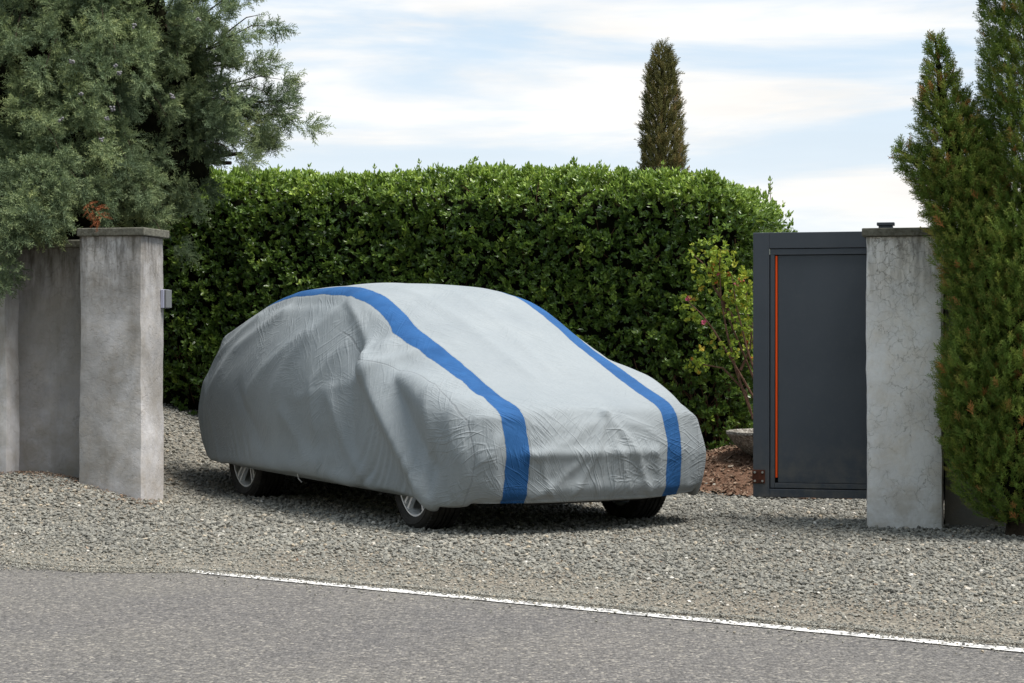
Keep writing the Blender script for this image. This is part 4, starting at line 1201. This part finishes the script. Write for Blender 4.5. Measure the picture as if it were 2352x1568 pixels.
# long shoots above the top
sh = MB(); tipP, tipD = [], []
for (px, py) in ((963, 372), (1080, 372), (1522, 375), (1640, 398), (710, 380), (860, 384), (1250, 388), (1420, 392), (1768, 412)):
    fr0 = (px - 200) / 1610; D_ = 17.6 - 2.1 * fr0; q_ = at(px, py, D_ + .12); b0 = q_ - Vector((rp.uniform(-.02, .02), 0, .16))
    sh = MB(); sh.tube([b0, (b0 + q_) / 2 + Vector((.006, 0, 0)), q_], [.003, .0025, .0015], 5)
    sh.build('shoot', M_RBARK, hedge)
    for h_ in (0, .05, .09): tipP.append(tuple(q_ - Vector((0, 0, h_)))); tipD.append((rp.normal() * .2, rp.normal() * .2, 1))
V, Fc, At = instance(ros[:3], np.array(tipP), rot_from_dir(np.array(tipD)), np.full(len(tipP), .8), {'rnd': np.full(len(tipP), .85), 'young': np.full(len(tipP), .9)})
np_mesh('shoot_leaves', V, Fc, M_HLEAF, parent=hedge, attrs=At)

# near-black shell drawn back from the leaves; its colour stands for deep shade
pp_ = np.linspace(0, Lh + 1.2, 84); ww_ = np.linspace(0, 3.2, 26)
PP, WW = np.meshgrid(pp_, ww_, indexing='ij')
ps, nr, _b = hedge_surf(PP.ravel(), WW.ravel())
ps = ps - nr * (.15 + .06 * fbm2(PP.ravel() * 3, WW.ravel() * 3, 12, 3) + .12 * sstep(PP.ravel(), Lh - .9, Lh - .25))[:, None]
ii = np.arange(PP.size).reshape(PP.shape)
np_mesh('shade_core', ps, np.stack([ii[:-1, :-1], ii[1:, :-1], ii[1:, 1:], ii[:-1, 1:]], -1).reshape(-1, 4), M_INNER, parent=hedge, smooth=True)
tw = MB()
for _ in range(420):
    p_ = rp.uniform(1.2, Lh); w0 = rp.uniform(0, 2.2) if rp.random() < .5 else rp.uniform(0, .5)
    a_, n_, _x = hedge_surf(np.array([p_]), np.array([w0])); b_, nb_, _x = hedge_surf(np.array([p_ + rp.normal() * .18]), np.array([w0 + rp.uniform(.15, .5)]))
    a_ = a_[0] - n_[0] * .2; b_ = b_[0] + nb_[0] * rp.uniform(-.1, .02)
    m_ = (a_ + b_) / 2 + rp.normal(size=3) * .02; tw.tube([a_, m_, b_], [.006, .004, .002], 4, cap=False)
tw.build('twigs', M_RBARK, hedge, fix=False)

# ------------------------------------------------------------------ conifer builder
def along(pts, rad, n, r, jit=(.55, 1.05), power=.5):
    """n random places round a limb: position, outward radial, tangent, fraction"""
    pts = np.array([tuple(p_) for p_ in pts], float); rad = np.array(rad, float)
    seg = np.linalg.norm(np.diff(pts, axis=0), axis=1); d = np.concatenate([[0], np.cumsum(seg)])
    dens = np.interp(np.linspace(0, d[-1], 200), d, rad + .03); cdf = np.cumsum(dens); cdf /= cdf[-1]
    t = np.interp(r.random(n), cdf, np.linspace(0, d[-1], 200))
    P = np.stack([np.interp(t, d, pts[:, k_]) for k_ in range(3)], 1); P2 = np.stack([np.interp(t + .05, d, pts[:, k_]) for k_ in range(3)], 1); P1 = np.stack([np.interp(t - .05, d, pts[:, k_]) for k_ in range(3)], 1)
    T = P2 - P1; T /= np.linalg.norm(T, axis=1, keepdims=True) + 1e-9
    q = r.normal(size=(n, 3)); q -= (q * T).sum(1)[:, None] * T; q /= np.linalg.norm(q, axis=1, keepdims=True)
    R_ = np.interp(t, d, rad)
    rr = jit[0] + (jit[1] - jit[0]) * r.random(n) ** power
    return P + q * (R_ * rr)[:, None], q, T, t / d[-1], rr

# ---- big juniper on the left
jun = thing('conifer_tree', 'large blue green feathery conifer overhanging the left wall and pillar', 'tree', (-3.7, 14.6, 0))
JO = np.array([-3.7, 14.6, 0])
jf = [frond(rp, 13, .12, .95, .46, 3, .020) for _ in range(7)]
boughs = []
def node_pt(x, y, D): return np.array(at(x, y, D))
def bough(x0, y0, D0, x1, y1, D1, r0=.15, n=120, bend=0.0):
    a = node_pt(x0, y0, D0); b = node_pt(x1, y1, D1); ln = np.linalg.norm(b - a)
    m1 = a * .65 + b * .35 + [0, 0, .10 * ln + bend]; m2 = a * .3 + b * .7 + [0, 0, .10 * ln + bend]
    boughs.append(([a, m1, m2, b], [r0 * .55, r0, r0 * .8, r0 * .12], n))
jf = [frond(rp, 14, .10, .85, .40, 3, .026) for _ in range(7)]
right = [(668, 60), (640, 25), (600, 105), (655, 160), (697, 190), (668, 235), (752, 272), (735, 300), (690, 262), (640, 300), (628, 330), (590, 345), (575, 385), (540, 330), (560, 250), (520, 180), (500, 90), (540, 20), (600, -30), (520, -60), (440, -40), (430, 60), (470, 260), (450, 340), (520, 400), (480, 440), (465, 500), (425, 470), (420, 590), (390, 520), (370, 440), (400, 380), (350, 330), (380, 240), (360, 150), (330, 60)]
for i, (x1, y1) in enumerate(right):
    x0 = 300 + (x1 - 300) * .22 + rp.uniform(-30, 30); y0 = 300 + (y1 - 300) * .35 + rp.uniform(-50, 20)
    far = abs(x1 - 300) > 300
    bough(x0, y0, 14.9, x1, y1, 14.7 - rp.uniform(0, .8), .10 if far else .14, 230 if far else 230)
front = [(105, 535, 12.95), (160, 520, 12.98), (30, 520, 12.9), (95, 60, 13.7), (30, 130, 13.6), (95, 190, 13.5), (40, 260, 13.5), (170, 60, 13.9), (245, 90, 13.6), (320, 80, 13.9), (200, 175, 13.4), (270, 160, 13.5), (255, 240, 13.4), (340, 200, 13.7), (290, 300, 13.6), (205, 300, 13.3), (150, 380, 13.2), (240, 360, 13.4), (200, 440, 13.2), (310, 400, 13.5), (350, 470, 13.6), (300, 520, 13.7), (380, 560, 13.7), (250, 490, 13.4), (60, 330, 13.6), (20, 400, 13.7), (110, 440, 13.3), (140, 470, 13.0), (50, 500, 12.9), (90, 545, 12.85), (20, 570, 12.8), (100, 560, 12.95), (30, 560, 12.85), (5, 690, 12.75), (-90, 600, 12.8), (-90, 450, 13.1), (-120, 250, 13.4), (-100, 100, 13.4), (-150, -60, 13.5), (30, -40, 13.7), (140, -70, 13.6), (260, -60, 13.8), (360, -40, 14.0), (350, -160, 14.1), (180, -180, 13.9), (0, -200, 13.8), (-200, 80, 13.6), (-240, 350, 13.4), (-220, 560, 13.2), (170, 250, 13.6), (130, 310, 13.7), (400, 300, 13.9), (420, 180, 14.1), (330, 130, 13.8)]
for (x1, y1, D1) in front:
    for rpt in range(1 if (y1 > 520 or (x1 * 7 + y1) % 3 < 1) else 2):
        xx, yy = x1 + rp.uniform(-35, 35) * rpt, y1 + rp.uniform(-40, 30) * rpt
        x0 = xx - rp.uniform(30, 130) * (1 if x1 > 100 else -.5); y0 = yy - rp.uniform(60, 150)
        bough(x0, y0, min(14.6, D1 + rp.uniform(.5, .95)), xx, yy, D1 + rpt * .15, rp.uniform(.10, .15), 215)
for _ in range(40):                                     # back and inner layers
    x1, y1 = (rp.uniform(280, 480), rp.uniform(-150, 400)) if _ < 26 else (rp.uniform(-250, 300), rp.uniform(-260, -60))
    bough(x1 - rp.uniform(-60, 120), y1 - 120, 15.2, x1, y1, rp.uniform(14.5, 15.6), .15, 130)
PS, DS, RN, YG = [], [], [], []
limbs = MB()
def tone_of(r): return r.normal(0, .10)
trunk_nodes = [np.array((-3.75, 14.7, .0)), np.array((-3.7, 14.75, 1.2)), np.array((-3.55, 14.8, 2.2)), np.array((-3.3, 14.9, 3.2)), np.array((-3.2, 14.9, 4.6))]
for pts, rad, nb in boughs:
    nc = max(4, int(nb / 27)); C_, qc, Tc, fc, _r = along(pts, rad, nc, rp, (.25, .85), .6)
    ct = rp.normal(0, .12, nc) + tone_of(rp)
    for m_ in range(nc):
        nf = 27; cr_ = .035 + .03 * rp.random()
        u_ = rp.normal(size=(nf, 3)); u_ /= np.linalg.norm(u_, axis=1, keepdims=True)
        d_ = u_ * .75 + Tc[m_] * .75 + qc[m_] * .35 + [0, 0, .12]
        PS.append(C_[m_] + u_ * cr_ * rp.random((nf, 1)) + Tc[m_] * rp.uniform(-.06, .06, (nf, 1))); DS.append(d_)
        RN.append(np.clip(rp.normal(.45, .12, nf) + ct[m_], 0, 1)); YG.append(np.clip(rp.normal(.4, .2, nf) + ct[m_] * 1.6 + .3 * fc[m_], 0, 1))
    limbs.tube([p_ - JO for p_ in (pts[0], pts[1], pts[2], pts[2] * .5 + pts[3] * .5)], [.010, .008, .004, .0015], 5, cap=False)
for k_ in range(0, len(boughs), 3):                      # limbs joining boughs to the trunk
    a = np.array(boughs[k_][0][0]); zt = np.clip(a[2] - .35, .9, 4.2)
    tp = np.array([np.interp(zt, [t_[2] for t_ in trunk_nodes], [t_[j] for t_ in trunk_nodes]) for j in range(3)])
    limbs.tube([tp - JO, (tp * .5 + a * .5 + [0, 0, .06]) - JO, a - JO], [.035, .024, .013], 6, cap=False)
for pl_ in ([(440, 352, 14.9), (500, 357, 14.8), (555, 352, 14.7)], [(440, 352, 14.9), (480, 372, 14.8), (530, 374, 14.7)], [(380, 430, 14.9), (440, 350, 14.9), (470, 300, 14.9), (505, 200, 14.8), (515, 90, 14.7)], [(380, 430, 14.9), (330, 200, 14.9), (350, 20, 14.9)], [(300, 560, 14.8), (380, 430, 14.9)]):
    limbs.tube([node_pt(*q__) - JO for q__ in pl_], [.024, .019, .014, .010, .006][:len(pl_)], 7)
PS = np.concatenate(PS) - JO; DS = np.concatenate(DS); RN = np.concatenate(RN); YG = np.concatenate(YG)
sc = rp.uniform(.075, .135, len(PS))
V, Fc, At = instance(jf, PS, rot_from_dir(DS, rp.uniform(0, 6.28, len(PS))), sc, {'rnd': RN, 'young': YG})
np_mesh('crown', V, Fc, M_JUN, parent=jun, attrs=At)
limbs.build('branches', M_BARK, jun, fix=False)
# near-black shell added behind the outer sprays so gaps look deeply shaded
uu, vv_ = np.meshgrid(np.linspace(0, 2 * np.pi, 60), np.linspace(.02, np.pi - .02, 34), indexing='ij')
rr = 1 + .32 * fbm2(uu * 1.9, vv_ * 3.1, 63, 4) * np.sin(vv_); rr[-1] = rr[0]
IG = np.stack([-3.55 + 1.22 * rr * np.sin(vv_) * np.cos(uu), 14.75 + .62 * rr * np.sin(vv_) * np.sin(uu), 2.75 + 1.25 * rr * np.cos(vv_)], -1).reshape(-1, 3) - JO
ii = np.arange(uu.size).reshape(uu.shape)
np_mesh('shade_core', IG, np.stack([ii[:-1, :-1], ii[1:, :-1], ii[1:, 1:], ii[:-1, 1:]], -1).reshape(-1, 4), M_INNER, parent=jun, smooth=True)
tb = MB(); tb.tube([t_ - JO - (np.array([0, 0, .3]) if i == 0 else 0) for i, t_ in enumerate(trunk_nodes)], [.17, .14, .11, .08, .04], 12); tb.build('trunk', M_BARK, jun, True)
# grey berries in clusters
M_BERRY = Mat('berry', rough=.6, spec=.3, color=(.20, .19, .20)).m
for (bx_, by_) in ((165, 140), (265, 150), (275, 168), (185, 215), (245, 270), (232, 320), (258, 250), (455, 45), (310, 60), (140, 275), (330, 530), (395, 220)):
    c_ = node_pt(bx_ * 1.0, by_ * 1.0, 13.25) - JO; bm_ = MB()
    for _ in range(int(rp.integers(4, 8))):
        o_ = np.clip(rp.normal(size=3), -1.2, 1.2) * [.010, .008, .010]; vv = iv * .009 + c_ + o_; bm_.add([tuple(x_) for x_ in vv], [tuple(int(t) for t in f_) for f_ in if_])
    bm_.build('berry_cluster', M_BERRY, jun, True)
# one dead rusty sprig above the pillar
M_DEAD = Mat('dead_needles', rough=.9, color=(.25, .08, .03)).m
a = node_pt(210, 470, 12.85); b = node_pt(232, 510, 12.8); P_, q_, T_, f_, rr_ = along([a, b], [.04, .025], 26, rp)
V, Fc, At = instance(jf, P_ - JO, rot_from_dir(T_ * .6 + q_), np.full(26, .06), {'rnd': np.full(26, .5)})
np_mesh('dead_sprig', V, Fc, M_DEAD, parent=jun)

# ---- cypress leaders: plumes that point up and out
def cypress(name, label, origin, leaders, proto, mat, size, trunk, trunk_r, up=.65, out=.75, core=.26, bark=None):
    t = thing(name, label, 'tree', origin); O = np.array(origin, float)
    PS, DS, RN, YG = [], [], [], []; cr = MB()
    for pts, rad, nb, tone in leaders:
        P_, q_, T_, f_, rr_ = along(pts, rad, nb, rp, (.25, 1.03), .6)
        lump = fbm2(np.arctan2(q_[:, 1], q_[:, 0]) * 2.2 + 5, P_[:, 2] * 3.2, 91, 3)
        P_ = P_ + q_ * (lump * .22 * np.interp(f_, np.linspace(0, 1, len(rad)), rad))[:, None]
        PS.append(P_); DS.append(T_ * .35 + np.array([0, 0, up]) * .8 + q_ * out + rp.normal(size=P_.shape) * .2)
        RN.append(np.clip(rp.normal(.45, .2, nb) + tone + .3 * lump, 0, 1)); YG.append(np.clip(rp.normal(.45, .3, nb) + tone * 2, 0, 1))
        cr.tube([np.array(p_) - O for p_ in pts], [max(.004, r_ * core) for r_ in rad], 9, cap=True)
    PS = np.concatenate(PS) - O; DS = np.concatenate(DS)
    V, Fc, At = instance(proto, PS, rot_from_dir(DS, rp.uniform(0, 6.28, len(PS))), rp.uniform(size * .7, size * 1.25, len(PS)), {'rnd': np.concatenate(RN), 'young': np.concatenate(YG)})
    np_mesh('crown', V, Fc, mat, parent=t, attrs=At)
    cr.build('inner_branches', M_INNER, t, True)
    MB().tube([np.array(p_) - O for p_ in trunk], trunk_r, 10).build('trunk', bark or M_BARK, t, True)
    return t
plume = [frond(rp, 16, .0, .75, .44, 3, .028) for _ in range(6)]
DC = 11.1; SC_ = F_PX / DC
def cp(x, y, D=DC): return tuple(at(x + 12, y, D))
cypress('cypress_tree', 'tall green and rust tinged cypress with a leaning side spire, right of the pale pillar', (2.95, DC, 0), [
    ([cp(2340, 1195), cp(2320, 1120), cp(2330, 950), cp(2345, 750), cp(2370, 550), cp(2375, 350), cp(2370, 150), cp(2365, -50), cp(2360, -300), cp(2350, -600)], [.12, .33, .42, .43, .45, .33, .30, .30, .25, .03], 15000, 0),
    ([cp(2235, 1120), cp(2225, 1000), cp(2225, 850), cp(2235, 700)], [.06, .17, .19, .08], 1700, .02),
    ([cp(2270, 760), cp(2235, 640), cp(2215, 500), cp(2185, 380), cp(2155, 250), cp(2135, 88)], [.15, .20, .21, .19, .115, .008], 2700, .06),
    ([cp(2260, 560), cp(2235, 400), cp(2215, 300), cp(2195, 215)], [.12, .13, .09, .02], 900, .02),
    ([cp(2210, 520), cp(2140, 420), cp(2090, 370), cp(2052, 345)], [.13, .11, .07, .012], 700, .0),
    ([cp(2190, 330), cp(2140, 270), cp(2105, 232)], [.06, .04, .008], 90, .05),
    ([cp(2480, 1150, 11.0), cp(2500, 900, 11.0), cp(2490, 600, 11.0), cp(2470, 300, 11.1), cp(2460, 0, 11.1)], [.2, .4, .42, .35, .2], 3600, 0),
], plume, M_CYP, .075, [cp(2325, 1240), cp(2330, 1100), cp(2350, 700), cp(2365, 0), cp(2355, -500)], [.075, .05, .04, .03, .01])
DF = 25.0
def cf(x, y): return tuple(at(x, y, DF))
cypress('slender_cypress', 'slender brownish cypress rising alone beyond the hedge', (tuple(at(1523, 784, DF))[0], DF, 0), [
    ([cf(1526, 900), cf(1526, 600), cf(1523, 400), cf(1520, 320), cf(1521, 250), cf(1520, 180), cf(1521, 142), cf(1519, 108)], [.2, .30, .255, .24, .20, .165, .115, .01], 6500, 0),
], [frond(rp, 12, 0, .6, .42, 2, .035) for _ in range(4)], M_FCYP, .13, [(cf(1523, 784)[0], DF, -.1), cf(1523, 500), cf(1521, 120)], [.10, .06, .015], out=.45, core=.14)

# ------------------------------------------------------------------ bowl planter and rose
mt = Mat('pebbled_concrete', rough=.95, spec=.1)
mt.color(mt.ramp(mt.sep(mt.voronoi(60, out=1))[0], [(0, (.10, .09, .075)), (.6, (.22, .20, .175)), (1, (.36, .34, .30))])); mt.bump(mt.voronoi(60), .9, .012); M_PEB = mt.m
bx, by = 2.02, 14.62; bz0 = float(gz(bx, by)) + .01
bowl = thing('planter_bowl', 'wide shallow pebbled concrete bowl half hidden behind the gate', 'planter', (bx, by, bz0))
bw = MB(); bw.lathe([(0, 0), (.16, 0), (.20, .012), (.30, .06), (.385, .125), (.435, .19), (.448, .205), (.446, .222), (.43, .226), (.41, .215), (.37, .15), (.2, .06), (0, .05)], 64)
bw.build('bowl', M_PEB, bowl, True)
MB().lathe([(0, .19), (.2, .185), (.405, .175)], 40).build('soil', M_SOIL, bowl, True)
rose = thing('rose_shrub', 'sparse rose shrub with yellowing leaves and pink blooms beside the gate edge', 'shrub', (bx, by, bz0 + .18))
RO = np.array((bx, by, bz0 + .18)); DR = 14.45
def rpnt(x, y, dd=0): return np.array(at(x, y, DR + dd)) - RO
stems = MB(); root = np.array((0.0, 0, .0))
stem_l = [[(1752, 985), (1725, 950), (1690, 850), (1668, 760), (1655, 680), (1652, 610), (1655, 572)], [(1752, 985), (1728, 960), (1712, 900), (1660, 845), (1620, 838), (1583, 826)], [(1755, 985), (1740, 930), (1700, 860), (1640, 760), (1610, 720), (1577, 690)], [(1758, 985), (1748, 900), (1715, 800), (1690, 700), (1680, 630)], [(1760, 985), (1755, 880), (1722, 760), (1712, 690), (1718, 640)], [(1690, 740), (1640, 660), (1620, 610), (1592, 585)], [(1756, 985), (1735, 880), (1660, 700), (1640, 630)], [(1700, 850), (1722, 800), (1728, 740)]]
for s_ in stem_l:
    dd = rp.uniform(-.12, .12); pts = [rpnt(x_, y_, dd * i / len(s_)) for i, (x_, y_) in enumerate(s_)]
    if s_[0][1] == 985: pts[0] = np.array((pts[0][0] * .4, 0.02, 0.0))
    stems.tube(pts, list(np.linspace(.011, .003, len(pts))), 6)
stems.build('stems', M_RBARK, rose, True)
lc = [(1655, 585, 42), (1640, 620, 48), (1668, 640, 52), (1598, 590, 24), (1690, 660, 44), (1715, 650, 30), (1660, 690, 26), (1690, 710, 28), (1572, 690, 20), (1600, 730, 22), (1590, 822, 34), (1630, 838, 8), (1715, 760, 40), (1680, 800, 14), (1655, 795, 20), (1620, 650, 14), (1722, 700, 40), (1648, 560, 22), (1725, 830, 10)]
PP_, DD_, RR_ = [], [], []
for (x_, y_, c_) in lc:
    c_ = max(4, int(c_ * .72)); o_ = rpnt(x_, y_); PP_.append(o_ + rp.normal(size=(c_, 3)) * [.05, .06, .05]); DD_.append(rp.normal(size=(c_, 3)) + [0, -.3, .3])
    RR_.append(np.clip(rp.normal(.5, .22, c_), 0, 1))
PP_ = np.concatenate(PP_); DD_ = np.concatenate(DD_); RR_ = np.concatenate(RR_)
rl = [rosette(rp, 5, .034, .010, (.4, 1.5)) for _ in range(4)]
V, Fc, At = instance(rl, PP_, rot_from_dir(DD_, rp.uniform(0, 6.28, len(PP_))), rp.uniform(.7, 1.2, len(PP_)), {'rnd': RR_, 'young': RR_})
np_mesh('leaves', V, Fc, M_ROSE, parent=rose, attrs=At)
M_PINK = leaf_mat('rose_petal', [(0, (.35, .05, .10)), (.6, (.55, .12, .2)), (1, (.65, .25, .3))], None, 0, .6, .2, .2, (.6, .2, .3))
for (x_, y_) in ((1647, 628), (1615, 740), (1690, 652), (1581, 684)):
    o_ = rpnt(x_, y_, -.06); q__ = [rosette(rp, 11, .022, .011, (.3, 1.3))]
    V, Fc, At = instance(q__, o_[None], rot_from_dir(np.array([[rp.normal() * .3, -.7, .5]])), np.array([1.15]), {'rnd': np.array([rp.uniform(.3, .8)])})
    np_mesh('bloom', V, Fc, M_PINK, parent=rose, attrs=At)
